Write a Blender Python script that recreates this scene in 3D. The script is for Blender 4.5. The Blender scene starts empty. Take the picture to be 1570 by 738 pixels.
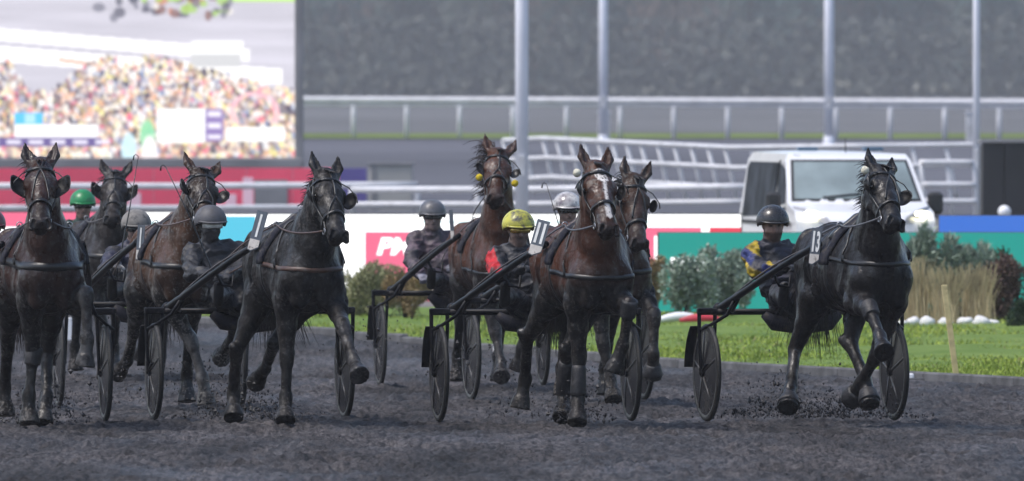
import bpy, math, random
import numpy as np
from mathutils import Vector, Matrix

# ------------------------------------------------------------------ camera, light, exposure
sc = bpy.context.scene
col = sc.collection
R = math.radians
FPX = 16000.0            # focal length in photograph pixels (long telephoto)
CAMH = 1.755
CX, CY, HOR = 785.0, 369.0, 295.0
PITCH = math.atan((CY - HOR) / FPX)
cd = bpy.data.cameras.new('camera')
cd.sensor_width = 36.0
cd.lens = FPX / 1570.0 * 36.0
cd.clip_start = 1.0
cd.clip_end = 4000.0
cd.dof.use_dof = True
cd.dof.focus_distance = 78.5
cd.dof.aperture_fstop = 6.3
cam = bpy.data.objects.new('camera', cd)
cam.location = (0, 0, CAMH)
cam.rotation_euler = (R(90) - PITCH, 0, 0)
col.objects.link(cam)
sc.camera = cam

SUN_EL, SUN_AZ = 60.0, 250.0      # degrees; azimuth clockwise from +Y (high, from the left)
world = bpy.data.worlds.new('World')
sc.world = world
world.use_nodes = True
nt = world.node_tree
bg = nt.nodes['Background']
sky = nt.nodes.new('ShaderNodeTexSky')
sky.sky_type = 'NISHITA'
sky.sun_disc = False
sky.sun_elevation = R(SUN_EL)
sky.sun_rotation = R(SUN_AZ)
sky.air_density = 1.0
sky.dust_density = 2.2
nt.links.new(sky.outputs[0], bg.inputs[0])
bg.inputs[1].default_value = 0.11
sl = bpy.data.lights.new('sun', 'SUN')
sl.energy = 1.5
sl.angle = R(16)
sl.color = (1.0, 0.96, 0.92)
so = bpy.data.objects.new('sun', sl)
_sd = Vector((math.sin(R(SUN_AZ)) * math.cos(R(SUN_EL)), math.cos(R(SUN_AZ)) * math.cos(R(SUN_EL)), math.sin(R(SUN_EL))))
so.rotation_euler = _sd.to_track_quat('Z', 'Y').to_euler()
so.location = (0, 60, 40)
col.objects.link(so)

vs = sc.view_settings
vs.view_transform = 'Standard'
vs.look = 'None'
vs.exposure = 1.0
vs.gamma = 1.0
vs.use_curve_mapping = False
sc.cycles.use_denoising = True
sc.cycles.volume_bounces = 1
sc.cycles.max_bounces = 8
sc.cycles.volume_step_rate = 4.0
sc.render.film_transparent = False

rng = np.random.default_rng(7)
random.seed(7)

# ------------------------------------------------------------------ pixel <-> place helpers
_fw = Vector((0, math.cos(PITCH), -math.sin(PITCH)))
_up = Vector((0, math.sin(PITCH), math.cos(PITCH)))
CAM = Vector((0, 0, CAMH))


def ray(px, py):
    return (_fw + Vector((1, 0, 0)) * ((px - CX) / FPX) - _up * ((py - CY) / FPX)).normalized()


def at(px, py, Y):
    d = ray(px, py)
    return CAM + d * (Y / d.y)


PROF = [(-40, -.05), (99, -.05), (108, .02), (127, .25), (139, .39), (200, 1.2), (240, 1.35), (333, 3.5), (420, 4.6), (1200, 12.6), (1480, 16.0)]


def gz(Y):
    return float(np.interp(Y, [p[0] for p in PROF], [p[1] for p in PROF]))


# ------------------------------------------------------------------ object helpers
def tag(o, label=None, cat=None, group=None, kind=None):
    if label: o['label'] = label
    if cat: o['category'] = cat
    if group: o['group'] = group
    if kind: o['kind'] = kind
    return o


def empty(name, loc=(0, 0, 0), rz=0.0):
    o = bpy.data.objects.new(name, None)
    o.empty_display_size = .2
    o.location = loc
    o.rotation_euler = (0, 0, rz)
    col.objects.link(o)
    return o


def link(name, me, parent=None, loc=None):
    o = bpy.data.objects.new(name, me)
    col.objects.link(o)
    if parent: o.parent = parent
    if loc is not None: o.location = loc
    return o


def np_mesh(name, V, Q, mat=None, smooth=True, attrs=None):
    """mesh from arrays; Q is (n,4) or (n,3)"""
    V = np.asarray(V, np.float32); Q = np.asarray(Q, np.int32)
    me = bpy.data.meshes.new(name)
    me.vertices.add(len(V)); me.vertices.foreach_set('co', V.ravel())
    k = Q.shape[1]
    me.loops.add(Q.size); me.loops.foreach_set('vertex_index', Q.ravel())
    me.polygons.add(len(Q)); me.polygons.foreach_set('loop_start', np.arange(0, Q.size, k, dtype=np.int32))
    me.polygons.foreach_set('use_smooth', np.full(len(Q), smooth))
    if attrs:
        for an, arr in attrs.items():
            arr = np.asarray(arr, np.float32)
            if arr.ndim == 1:
                a = me.attributes.new(an, 'FLOAT', 'POINT'); a.data.foreach_set('value', arr)
            else:
                if arr.shape[1] == 3: arr = np.concatenate([arr, np.ones((len(arr), 1), np.float32)], 1)
                a = me.attributes.new(an, 'FLOAT_COLOR', 'POINT'); a.data.foreach_set('color', arr.ravel())
    me.update(calc_edges=True)
    me.validate()
    if mat: me.materials.append(mat)
    return me


class MB:
    """collects simple shapes into ONE mesh"""
    def __init__(s): s.v = []; s.f = []; s.m = []

    def add(s, V, F, mi=0):
        o = len(s.v); s.v += [tuple(p) for p in V]
        s.f += [tuple(i + o for i in f) for f in F]; s.m += [mi] * len(F)
        return s

    def box(s, c, d, rot=None, mi=0, bev=0.0):
        hx, hy, hz = d[0] / 2, d[1] / 2, d[2] / 2
        c = Vector(c)
        if bev <= 0:
            P = [Vector((x, y, z)) for z in (-hz, hz) for x, y in ((-hx, -hy), (hx, -hy), (hx, hy), (-hx, hy))]
            F = [(3, 2, 1, 0), (4, 5, 6, 7), (0, 1, 5, 4), (1, 2, 6, 5), (2, 3, 7, 6), (3, 0, 4, 7)]
        else:
            b = min(bev, hx * .9, hy * .9, hz * .9)
            P = []; rings = [(-hz, b), (-hz + b, 0), (hz - b, 0), (hz, b)]
            for z, i in rings:
                x, y = hx - i, hy - i
                if i > 0: q = [(-x, -y), (x, -y), (x, y), (-x, y)]; q = [p for p in q for _ in (0, 1)]
                else: q = [(-x, -y + b), (-x + b, -y), (x - b, -y), (x, -y + b), (x, y - b), (x - b, y), (-x + b, y), (-x, y - b)]
                if i > 0: q = [(-x, -y + b), (-x + b, -y), (x - b, -y), (x, -y + b), (x, y - b), (x - b, y), (-x + b, y), (-x, y - b)]
                P += [Vector((a, e, z)) for a, e in q]
            F = [tuple(range(7, -1, -1)), tuple(range(24, 32))]
            for r in range(3):
                for k in range(8):
                    k2 = (k + 1) % 8
                    F.append((r * 8 + k, r * 8 + k2, r * 8 + 8 + k2, r * 8 + 8 + k))
        if rot is not None: P = [rot @ p for p in P]
        return s.add([p + c for p in P], F, mi)

    def tube(s, pts, rad, n=8, mi=0, cap=True, flat=1.0, upv=(0, 0, 1)):
        pts = [Vector(p) for p in pts]
        if not hasattr(rad, '__len__'): rad = [rad] * len(pts)
        V = []; F = []
        prev = None
        for i, p in enumerate(pts):
            t = (pts[min(i + 1, len(pts) - 1)] - pts[max(i - 1, 0)])
            if t.length < 1e-9: t = Vector((0, 0, 1))
            t.normalize()
            u = Vector(upv) if prev is None else prev
            a = u - t * u.dot(t)
            if a.length < 1e-4: a = Vector((1, 0, 0)) - t * t.x
            if a.length < 1e-4: a = Vector((0, 1, 0)) - t * t.y
            a.normalize(); b = t.cross(a); prev = a
            for k in range(n):
                an = 2 * math.pi * k / n
                V.append(p + a * (math.cos(an) * rad[i]) + b * (math.sin(an) * rad[i] * flat))
        m = len(pts)
        for i in range(m - 1):
            for k in range(n):
                k2 = (k + 1) % n
                F.append((i * n + k, i * n + k2, (i + 1) * n + k2, (i + 1) * n + k))
        if cap: F.append(tuple(range(n - 1, -1, -1))); F.append(tuple((m - 1) * n + k for k in range(n)))
        return s.add(V, F, mi)

    def lathe(s, prof, c=(0, 0, 0), axis='y', n=32, mi=0, closed=False):
        """prof: list of (radius, height along axis)"""
        V = []; F = []; c = Vector(c)
        for r, h in prof:
            for k in range(n):
                an = 2 * math.pi * k / n
                x, y = r * math.cos(an), r * math.sin(an)
                V.append(c + (Vector((x, h, y)) if axis == 'y' else Vector((x, y, h)) if axis == 'z' else Vector((h, x, y))))
        m = len(prof)
        for i in range(m if closed else m - 1):
            j = (i + 1) % m
            for k in range(n):
                k2 = (k + 1) % n
                F.append((i * n + k, j * n + k, j * n + k2, i * n + k2))
        return s.add(V, F, mi)

    def ball(s, c, r, n=12, m=8, mi=0, rot=None):
        if not hasattr(r, '__len__'): r = (r, r, r)
        V = []; F = []; c = Vector(c)
        for i in range(m + 1):
            th = math.pi * i / m
            for k in range(n):
                an = 2 * math.pi * k / n
                p = Vector((r[0] * math.sin(th) * math.cos(an), r[1] * math.sin(th) * math.sin(an), r[2] * math.cos(th)))
                if rot is not None: p = rot @ p
                V.append(c + p)
        for i in range(m):
            for k in range(n):
                k2 = (k + 1) % n
                F.append((i * n + k, (i + 1) * n + k, (i + 1) * n + k2, i * n + k2))
        return s.add(V, F, mi)

    def ribbon(s, pts, nrm, w, th=.006, mi=0, close=False):
        """flat strap along pts with surface normals nrm, width w, thickness th"""
        V = []; F = []; m = len(pts)
        for i in range(m):
            p = Vector(pts[i]); nn = Vector(nrm[i]).normalized()
            a = Vector(pts[(i + 1) % m if close else min(i + 1, m - 1)]) - Vector(pts[(i - 1) % m if close else max(i - 1, 0)])
            if a.length < 1e-9: a = Vector((1, 0, 0))
            a.normalize(); b = nn.cross(a)
            if b.length < 1e-6: b = Vector((0, 0, 1))
            b.normalize()
            ww = w[i] if hasattr(w, '__len__') else w
            V += [p - b * ww / 2 - nn * th, p + b * ww / 2 - nn * th, p + b * ww / 2 + nn * th * .6, p + nn * th, p - b * ww / 2 + nn * th * .6]
        for i in range(m if close else m - 1):
            j = (i + 1) % m
            for k in range(5):
                k2 = (k + 1) % 5
                F.append((i * 5 + k, i * 5 + k2, j * 5 + k2, j * 5 + k))
        if not close: F.append((4, 3, 2, 1, 0)); F.append(tuple((m - 1) * 5 + k for k in range(5)))
        return s.add(V, F, mi)

    def build(s, name, mats, parent=None, smooth=False, loc=None):
        me = bpy.data.meshes.new(name)
        me.from_pydata(s.v, [], s.f)
        if not isinstance(mats, (list, tuple)): mats = [mats]
        for m in mats: me.materials.append(m)
        if len(mats) > 1: me.polygons.foreach_set('material_index', s.m)
        me.update(); me.validate()
        import bmesh
        bm = bmesh.new(); bm.from_mesh(me)
        bmesh.ops.recalc_face_normals(bm, faces=bm.faces)
        bm.to_mesh(me); bm.free()
        if smooth:
            me.polygons.foreach_set('use_smooth', [True] * len(me.polygons))
            if smooth == 'auto': me.set_sharp_from_angle(angle=R(40))
        return link(name, me, parent, loc)


# ------------------------------------------------------------------ materials
def L(c):   # sRGB 0-255 -> linear
    return tuple((x / 255 / 12.92 if x / 255 <= .04045 else ((x / 255 + .055) / 1.055) ** 2.4) for x in c)


def M(name, c, rough=.6, spec=.4, var=.25, vs=6.0, bump=0.0, bs=60.0, metal=0.0, c2=None, mud=0.0, mudc=(.07, .062, .055), muds=9.0, emit=None, es=1.0, alpha=None, coat=0.0, attr=None):
    """procedural material: colour varied by noise, optional mud patches, optional fine bump"""
    m = bpy.data.materials.new(name); m.use_nodes = True
    n = m.node_tree; b = n.nodes['Principled BSDF']
    tc = n.nodes.new('ShaderNodeTexCoord')
    b.inputs['Roughness'].default_value = rough
    b.inputs['Specular IOR Level'].default_value = spec
    b.inputs['Metallic'].default_value = metal
    if coat: b.inputs['Coat Weight'].default_value = coat; b.inputs['Coat Roughness'].default_value = .15
    nz = n.nodes.new('ShaderNodeTexNoise'); nz.inputs['Scale'].default_value = vs; nz.inputs['Detail'].default_value = 6.0
    n.links.new(tc.outputs['Object'], nz.inputs['Vector'])
    mx = n.nodes.new('ShaderNodeMix'); mx.data_type = 'RGBA'
    cr = n.nodes.new('ShaderNodeValToRGB'); cr.color_ramp.elements[0].position = .35; cr.color_ramp.elements[1].position = .65
    n.links.new(nz.outputs[0], cr.inputs[0]); n.links.new(cr.outputs[0], mx.inputs['Factor'])
    if attr:
        at_ = n.nodes.new('ShaderNodeAttribute'); at_.attribute_name = attr
        h1 = n.nodes.new('ShaderNodeHueSaturation'); h1.inputs['Value'].default_value = 1 - var
        n.links.new(at_.outputs['Color'], h1.inputs['Color']); n.links.new(h1.outputs[0], mx.inputs[6])
        h2 = n.nodes.new('ShaderNodeHueSaturation'); h2.inputs['Value'].default_value = 1 + var
        n.links.new(at_.outputs['Color'], h2.inputs['Color']); n.links.new(h2.outputs[0], mx.inputs[7])
    else:
        ca = c2 if c2 else tuple(min(1, x * (1 + var)) for x in c)
        cb = c if c2 else tuple(x * (1 - var) for x in c)
        mx.inputs[6].default_value = (*cb, 1); mx.inputs[7].default_value = (*ca, 1)
    out = mx.outputs[2]
    if mud > 0:
        n2 = n.nodes.new('ShaderNodeTexNoise'); n2.inputs['Scale'].default_value = muds; n2.inputs['Detail'].default_value = 9.0; n2.inputs['Roughness'].default_value = .7
        n.links.new(tc.outputs['Object'], n2.inputs['Vector'])
        r2 = n.nodes.new('ShaderNodeValToRGB')
        r2.color_ramp.elements[0].position = max(0, .62 - mud * .35); r2.color_ramp.elements[1].position = min(1, .72 - mud * .2)
        n.links.new(n2.outputs[0], r2.inputs[0])
        m2 = n.nodes.new('ShaderNodeMix'); m2.data_type = 'RGBA'
        n.links.new(r2.outputs[0], m2.inputs['Factor']); n.links.new(out, m2.inputs[6]); m2.inputs[7].default_value = (*mudc, 1)
        out = m2.outputs[2]
        mr = n.nodes.new('ShaderNodeMapRange'); mr.inputs[3].default_value = rough; mr.inputs[4].default_value = max(rough, .62)
        n.links.new(r2.outputs[0], mr.inputs[0]); n.links.new(mr.outputs[0], b.inputs['Roughness'])
    n.links.new(out, b.inputs['Base Color'])
    if bump > 0:
        n3 = n.nodes.new('ShaderNodeTexNoise'); n3.inputs['Scale'].default_value = bs; n3.inputs['Detail'].default_value = 5.0
        n.links.new(tc.outputs['Object'], n3.inputs['Vector'])
        bp = n.nodes.new('ShaderNodeBump'); bp.inputs['Strength'].default_value = bump; bp.inputs['Distance'].default_value = .02
        n.links.new(n3.outputs[0], bp.inputs['Height']); n.links.new(bp.outputs[0], b.inputs['Normal'])
    if emit is not None:
        b.inputs['Emission Color'].default_value = (*emit, 1); b.inputs['Emission Strength'].default_value = es
        if attr: n.links.new(at_.outputs['Color'], b.inputs['Emission Color'])
    return m

# ------------------------------------------------------------------ distance fields for bodies of one continuous surface
class Field:
    def __init__(s, lo, hi, h):
        s.h = h; s.lo = np.array(lo, np.float32)
        s.n = np.ceil((np.array(hi) - s.lo) / h).astype(int) + 1
        s.f = np.full(tuple(s.n), .2, np.float32)
        s.prims = []

    def prim(s, a, b, ra, rb, up=(0, 0, 1), k=.03, sub=False, flat=False, c0=None, c1=None, tg='body', capa=None, capb=None):
        """a tapered bar from a to b; ra, rb = (side radius, up radius)"""
        a = np.array(a, np.float32); b = np.array(b, np.float32)
        ra = np.array(ra if hasattr(ra, '__len__') else (ra, ra), np.float32); rb = np.array(rb if hasattr(rb, '__len__') else (rb, rb), np.float32)
        u = b - a; ln = float(np.linalg.norm(u))
        if ln < 1e-6: u = np.array((1, 0, 0), np.float32); ln = 1e-6
        else: u = u / ln
        up = np.array(up, np.float32); w = up - u * np.dot(up, u)
        if np.linalg.norm(w) < 1e-4: w = np.array((1, 0, 0), np.float32) - u * u[0]
        if np.linalg.norm(w) < 1e-4: w = np.array((0, 1, 0), np.float32) - u * u[1]
        w = w / np.linalg.norm(w); v = np.cross(w, u)
        P = dict(a=a, u=u, v=v, w=w, ln=ln, ra=ra, rb=rb, k=k, sub=sub, flat=flat, c0=c0, c1=c1, tg=tg,
                 ca=capa if capa is not None else float(min(ra)), cb=capb if capb is not None else float(min(rb)))
        s.prims.append(P)
        rm = max(float(max(ra)), float(max(rb)), P['ca'], P['cb']) + k + .07
        lo = np.minimum(a, b) - rm; hi = np.maximum(a, b) + rm
        i0 = np.clip(np.floor((lo - s.lo) / s.h).astype(int), 0, s.n - 1); i1 = np.clip(np.ceil((hi - s.lo) / s.h).astype(int) + 1, 1, s.n)
        if np.any(i1 <= i0): return
        ax = [(s.lo[q] + s.h * np.arange(i0[q], i1[q])).astype(np.float32) for q in range(3)]
        d = s.dist(P, ax[0][:, None, None], ax[1][None, :, None], ax[2][None, None, :])
        sl = tuple(slice(i0[q], i1[q]) for q in range(3))
        f = s.f[sl]
        if sub:
            d = -d; hh = np.maximum(k - np.abs(f - d), 0) / k; s.f[sl] = np.maximum(f, d) + hh * hh * k * .25
        else:
            hh = np.maximum(k - np.abs(f - d), 0) / k; s.f[sl] = np.minimum(f, d) - hh * hh * k * .25

    @staticmethod
    def dist(P, x, y, z):
        a = P['a']; x = x - a[0]; y = y - a[1]; z = z - a[2]
        U = P['u']; V = P['v']; W = P['w']
        pu = x * U[0] + y * U[1] + z * U[2]; pv = x * V[0] + y * V[1] + z * V[2]; pw = x * W[0] + y * W[1] + z * W[2]
        t = np.clip(pu / P['ln'], 0, 1)
        rv = P['ra'][0] + (P['rb'][0] - P['ra'][0]) * t; rw = P['ra'][1] + (P['rb'][1] - P['ra'][1]) * t
        ov = pu - t * P['ln']; rc = np.where(ov < 0, P['ca'], P['cb'])
        k0 = np.sqrt((pv / rv) ** 2 + (pw / rw) ** 2 + (ov / rc) ** 2)
        k1 = np.sqrt((pv / rv ** 2) ** 2 + (pw / rw ** 2) ** 2 + (ov / rc ** 2) ** 2) + 1e-6
        d = k0 * (k0 - 1) / k1
        if P['flat']: d = np.maximum(d, pu - P['ln'])
        return d

    def mesh(s):
        f = s.f; n = np.array(f.shape); S = f < 0
        cnt = np.zeros(n - 1, np.uint8)
        C8 = [(i, j, k) for i in (0, 1) for j in (0, 1) for k in (0, 1)]
        for c in C8: cnt += S[c[0]:n[0] - 1 + c[0], c[1]:n[1] - 1 + c[1], c[2]:n[2] - 1 + c[2]]
        mixed = (cnt > 0) & (cnt < 8)
        ijk = np.argwhere(mixed)
        idx = np.full(mixed.shape, -1, np.int32); idx[mixed] = np.arange(len(ijk))
        cv = [f[ijk[:, 0] + c[0], ijk[:, 1] + c[1], ijk[:, 2] + c[2]] for c in C8]
        pos = np.zeros((len(ijk), 3), np.float32); m = np.zeros(len(ijk), np.float32)
        for A in range(8):
            for B in range(A + 1, 8):
                df = np.array(C8[B]) - np.array(C8[A])
                if np.abs(df).sum() != 1: continue
                fa, fb = cv[A], cv[B]; cr = (fa < 0) != (fb < 0)
                t = np.where(cr, fa / np.where(cr, fa - fb, 1), 0)
                p = np.array(C8[A], np.float32)[None] + t[:, None] * df[None]
                pos += p * cr[:, None]; m += cr
        V = (ijk + pos / m[:, None]) * s.h + s.lo
        Q = []
        for ax in range(3):
            o1, o2 = [(1, 2), (2, 0), (0, 1)][ax]
            sl0 = [slice(1, -1)] * 3; sl1 = [slice(1, -1)] * 3
            sl0[ax] = slice(0, -1); sl1[ax] = slice(1, None)
            A = S[tuple(sl0)]; B = S[tuple(sl1)]
            e = np.argwhere(A != B)
            if not len(e): continue
            off = np.array([1, 1, 1]); off[ax] = 0
            e = e + off
            e1 = np.zeros(3, int); e1[o1] = 1; e2 = np.zeros(3, int); e2[o2] = 1
            g = lambda q: idx[q[:, 0], q[:, 1], q[:, 2]]
            quad = np.stack([g(e - e1 - e2), g(e - e2), g(e), g(e - e1)], 1)
            ins = S[e[:, 0], e[:, 1], e[:, 2]]
            quad[~ins] = quad[~ins][:, ::-1]
            Q.append(quad)
        Q = np.concatenate(Q); Q = Q[(Q >= 0).all(1)]
        return V, Q

    def sample(s, p):
        q = (np.asarray(p, np.float32) - s.lo) / s.h
        q = np.clip(q, 0, s.n - 1.001); i = q.astype(int); t = q - i
        r = 0
        for c in ((0, 0, 0), (0, 0, 1), (0, 1, 0), (0, 1, 1), (1, 0, 0), (1, 0, 1), (1, 1, 0), (1, 1, 1)):
            w = 1
            for a in range(3): w = w * (t[..., a] if c[a] else 1 - t[..., a])
            r = r + w * s.f[i[..., 0] + c[0], i[..., 1] + c[1], i[..., 2] + c[2]]
        return r

    def grad(s, p):
        p = np.asarray(p, np.float32); e = s.h * 1.2; g = []
        for a in range(3):
            d = np.zeros(3, np.float32); d[a] = e
            g.append(s.sample(p + d) - s.sample(p - d))
        g = np.stack(g, -1); return g / (np.linalg.norm(g, axis=-1, keepdims=True) + 1e-9)

    def hug(s, pts, off=.006, it=14):
        p = np.array(pts, np.float32)
        for _ in range(it):
            p = p - s.grad(p) * np.clip(s.sample(p) - off, -.04, .04)[..., None] * .85
        return p, s.grad(p)

    def out(s, c, d, off=.006, far=.6):
        """from a centre c inside, walk along d to where the body ends"""
        c = np.array(c, np.float32); d = np.array(d, np.float32); d /= np.linalg.norm(d)
        ts = np.arange(0, far, s.h * .5); P = c[None] + ts[:, None] * d[None]
        f = s.sample(P); w = np.where(f < 0)[0]
        t = ts[w[-1] + 1] if len(w) and w[-1] + 1 < len(ts) else ts[0]
        return c + d * (t + off)

    def blend(s, V, cols, soft=.018):
        """per-vertex mix of the prims' end colours (for the ones that carry them)"""
        num = np.zeros((len(V), cols), np.float32); den = np.zeros(len(V), np.float32) + 1e-9
        for P in s.prims:
            if P['sub'] or P['c0'] is None: continue
            rm = max(P['ra'].max(), P['rb'].max()) + .12
            lo = np.minimum(P['a'], P['a'] + P['u'] * P['ln']) - rm; hi = np.maximum(P['a'], P['a'] + P['u'] * P['ln']) + rm
            sel = np.where(((V > lo) & (V < hi)).all(1))[0]
            if not len(sel): continue
            v = V[sel]
            d = s.dist(P, v[:, 0], v[:, 1], v[:, 2])
            w = np.exp(-np.clip(d, -.05, .3) / soft)
            t = np.clip(((v - P['a']) @ P['u']) / P['ln'], 0, 1)
            c0 = np.array(P['c0'], np.float32); c1 = np.array(P['c1'] if P['c1'] is not None else P['c0'], np.float32)
            num[sel] += w[:, None] * (c0[None] + (c1 - c0)[None] * t[:, None]); den[sel] += w
        return num / den[:, None]


def vnoise(P, scale, seed=0):
    """cheap smooth 3-D value noise, 0..1"""
    q = P * scale + 100.0; i = np.floor(q).astype(np.int64); t = q - i; t = t * t * (3 - 2 * t); r = 0
    def hsh(a):
        x = (a[:, 0] * 374761393 + a[:, 1] * 668265263 + a[:, 2] * 2147483647 + seed * 974711) & 0xffffffff
        x = ((x ^ (x >> 13)) * 1274126177) & 0xffffffff
        return ((x ^ (x >> 16)) & 0xffff) / 65535.0
    for c in ((0, 0, 0), (0, 0, 1), (0, 1, 0), (0, 1, 1), (1, 0, 0), (1, 0, 1), (1, 1, 0), (1, 1, 1)):
        w = 1
        for a in range(3): w = w * (t[:, a] if c[a] else 1 - t[:, a])
        r = r + w * hsh(i + np.array(c))
    return r


def fnoise(P, scale, seed=0, oct=4):
    r = 0; a = .5; tot = 0
    for o in range(oct):
        r = r + a * vnoise(P, scale * 2 ** o, seed + o); tot += a; a *= .5
    return r / tot

# ------------------------------------------------------------------ trotters, sulkies and drivers
MT = {}
MT['leather'] = M('black_leather', (.009, .009, .010), .34, .5, .3, 20, bump=.15, bs=120, mud=.22, mudc=(.035, .033, .032), muds=18)
MT['brown_leather'] = M('brown_leather', (.06, .028, .018), .4, .5, .3, 20, bump=.15, bs=120, mud=.3, muds=14)
MT['pad'] = M('saddle_pad_cloth', (.012, .013, .022), .8, .2, .3, 25, bump=.3, bs=200, mud=.4, muds=10)
MT['metal'] = M('dull_steel', (.45, .45, .46), .3, .5, .15, 30, metal=.9)
MT['tube'] = M('black_shaft_paint', (.006, .006, .008), .42, .14, .3, 14, mud=.15, mudc=(.045, .042, .042), muds=12)
MT['tyre'] = M('muddy_rubber', (.012, .012, .012), .6, .4, .3, 20, bump=.4, bs=90, mud=.4, mudc=(.03, .028, .028), muds=10)
MT['disc'] = M('smoked_wheel_cover', (.012, .012, .015), .22, .22, .4, 4, mud=.2, mudc=(.04, .037, .034), muds=4)
MT['rim'] = M('wheel_rim_metal', (.10, .10, .105), .35, .4, .2, 20, metal=.7, mud=.4, muds=12)
MT['plate'] = M('number_plate_board', (.10, .115, .14), .35, .4, .12, 15, mud=.12, mudc=(.08, .08, .08), muds=14)
MT['platew'] = M('number_plate_white', (.62, .58, .54), .5, .4, .12, 15, mud=.25, mudc=(.2, .17, .15), muds=40)
MT['digit'] = M('number_white', (.78, .78, .76), .5, .4, .08, 30)
MT['eye'] = M('dark_eye', (.01, .006, .004), .05, .8, .1, 30)
MT['rein'] = M('rein_webbing', (.09, .085, .09), .6, .3, .3, 30, mud=.4, muds=14)
MT['rag'] = M('grey_rubber_strap', (.075, .077, .09), .5, .3, .2, 20, mud=.3, muds=14)
MT['pom_white'] = M('white_wool_plug', (.72, .69, .56), .9, .2, .15, 40, bump=.8, bs=150)
MT['pom_yellow'] = M('yellow_wool_plug', (.62, .46, .03), .9, .2, .15, 40, bump=.8, bs=150)
MT['boot'] = M('muddy_rubber_boot', (.012, .012, .014), .5, .4, .3, 20, bump=.3, bs=60, mud=.4, mudc=(.045, .042, .044), muds=12)
MT['hair'] = M('black_horse_hair', (.010, .008, .008), .45, .4, .4, 30)
MT['hairb'] = M('dark_brown_horse_hair', (.022, .011, .009), .45, .4, .4, 30)


def make_text(s, size, bold=0.0, shear=0.0, depth=.002):
    cu = bpy.data.curves.new('lettering', 'FONT')
    cu.body = s; cu.size = size; cu.offset = bold; cu.shear = shear; cu.extrude = depth
    cu.align_x = 'CENTER'; cu.align_y = 'CENTER'
    o = bpy.data.objects.new('lettering', cu); col.objects.link(o)
    dg = bpy.context.evaluated_depsgraph_get()
    me = bpy.data.meshes.new_from_object(o.evaluated_get(dg))
    bpy.data.objects.remove(o); bpy.data.curves.remove(cu)
    return me


# ------------------------------------------------------------------ the setting
MS = {}
MS['earth'] = M('rough_ground', (.11, .105, .10), .95, .1, .3, .4, c2=(.15, .145, .14))


def ground_mat():
    """wet cinder track: dark, grey-violet, scuffed, damp patches that shine a little"""
    m = bpy.data.materials.new('wet_cinder_track'); m.use_nodes = True
    n = m.node_tree; b = n.nodes['Principled BSDF']; tc = n.nodes.new('ShaderNodeTexCoord')
    def noise(sc_, det=8, ro=.6, stretch=None):
        z = n.nodes.new('ShaderNodeTexNoise'); z.inputs['Scale'].default_value = sc_; z.inputs['Detail'].default_value = det; z.inputs['Roughness'].default_value = ro
        if stretch:
            mp = n.nodes.new('ShaderNodeMapping'); mp.inputs['Scale'].default_value = stretch
            n.links.new(tc.outputs['Object'], mp.inputs[0]); n.links.new(mp.outputs[0], z.inputs['Vector'])
        else: n.links.new(tc.outputs['Object'], z.inputs['Vector'])
        return z
    a = noise(.8, 9, .7, (1, .16, 1)); c = noise(14, 6, .7); d = noise(60, 4, .7)
    r = n.nodes.new('ShaderNodeValToRGB'); el = r.color_ramp.elements
    el[0].position = .34; el[0].color = (.016, .0152, .0155, 1); el[1].position = .67; el[1].color = (.096, .0915, .090, 1)
    n.links.new(a.outputs[0], r.inputs[0])
    r2 = n.nodes.new('ShaderNodeValToRGB'); el = r2.color_ramp.elements
    el[0].position = .36; el[0].color = (.55, .53, .55, 1); el[1].position = .62; el[1].color = (1.15, 1.1, 1.12, 1)
    n.links.new(c.outputs[0], r2.inputs[0])
    mx = n.nodes.new('ShaderNodeMix'); mx.data_type = 'RGBA'; mx.blend_type = 'MULTIPLY'; mx.inputs['Factor'].default_value = 1
    g = noise(26, 5, .75, (1, .10, 1)); r3 = n.nodes.new('ShaderNodeValToRGB'); el = r3.color_ramp.elements  # flecks of damp cinder tone, also painted in for weak clod shading
    el[0].position = .40; el[0].color = (.22, .22, .25, 1); el[1].position = .60; el[1].color = (1.45, 1.42, 1.42, 1); n.links.new(g.outputs[0], r3.inputs[0])
    m3 = n.nodes.new('ShaderNodeMix'); m3.data_type = 'RGBA'; m3.blend_type = 'MULTIPLY'; m3.inputs['Factor'].default_value = 1
    n.links.new(r.outputs[0], mx.inputs[6]); n.links.new(r2.outputs[0], mx.inputs[7]); n.links.new(mx.outputs[2], m3.inputs[6]); n.links.new(r3.outputs[0], m3.inputs[7]); n.links.new(m3.outputs[2], b.inputs['Base Color'])
    mr = n.nodes.new('ShaderNodeMapRange'); mr.inputs[1].default_value = .35; mr.inputs[2].default_value = .65; mr.inputs[3].default_value = .95; mr.inputs[4].default_value = .52
    w = noise(.7, 6, .6, (1, .3, 1)); n.links.new(w.outputs[0], mr.inputs[0]); n.links.new(mr.outputs[0], b.inputs['Roughness'])
    b.inputs['Specular IOR Level'].default_value = .3
    bp = n.nodes.new('ShaderNodeBump'); bp.inputs['Strength'].default_value = .7; bp.inputs['Distance'].default_value = .03
    ad = n.nodes.new('ShaderNodeMath'); ad.operation = 'ADD'
    n.links.new(c.outputs[0], ad.inputs[0]); n.links.new(d.outputs[0], ad.inputs[1]); n.links.new(ad.outputs[0], bp.inputs['Height']); n.links.new(bp.outputs[0], b.inputs['Normal'])
    return m


# one broad sheet out to the horizon
ys = [p[0] for p in PROF]; ys = sorted(set(ys + list(range(100, 340, 12))))
mb = MB()
V = []; Fc = []
for y in ys:
    for x in (-900, -60, -20, 0, 20, 60, 900): V.append((x, y, gz(y) - .04))
for i in range(len(ys) - 1):
    for j in range(6): Fc.append((i * 7 + j, i * 7 + j + 1, i * 7 + 8 + j, i * 7 + 7 + j))
mb.add(V, Fc)
tag(mb.build('ground', MS['earth'], None, True), kind='structure')


def kerb_x(Y): return 4.64 - (Y - 94.5) / 3.45      # the track's inner edge


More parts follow.
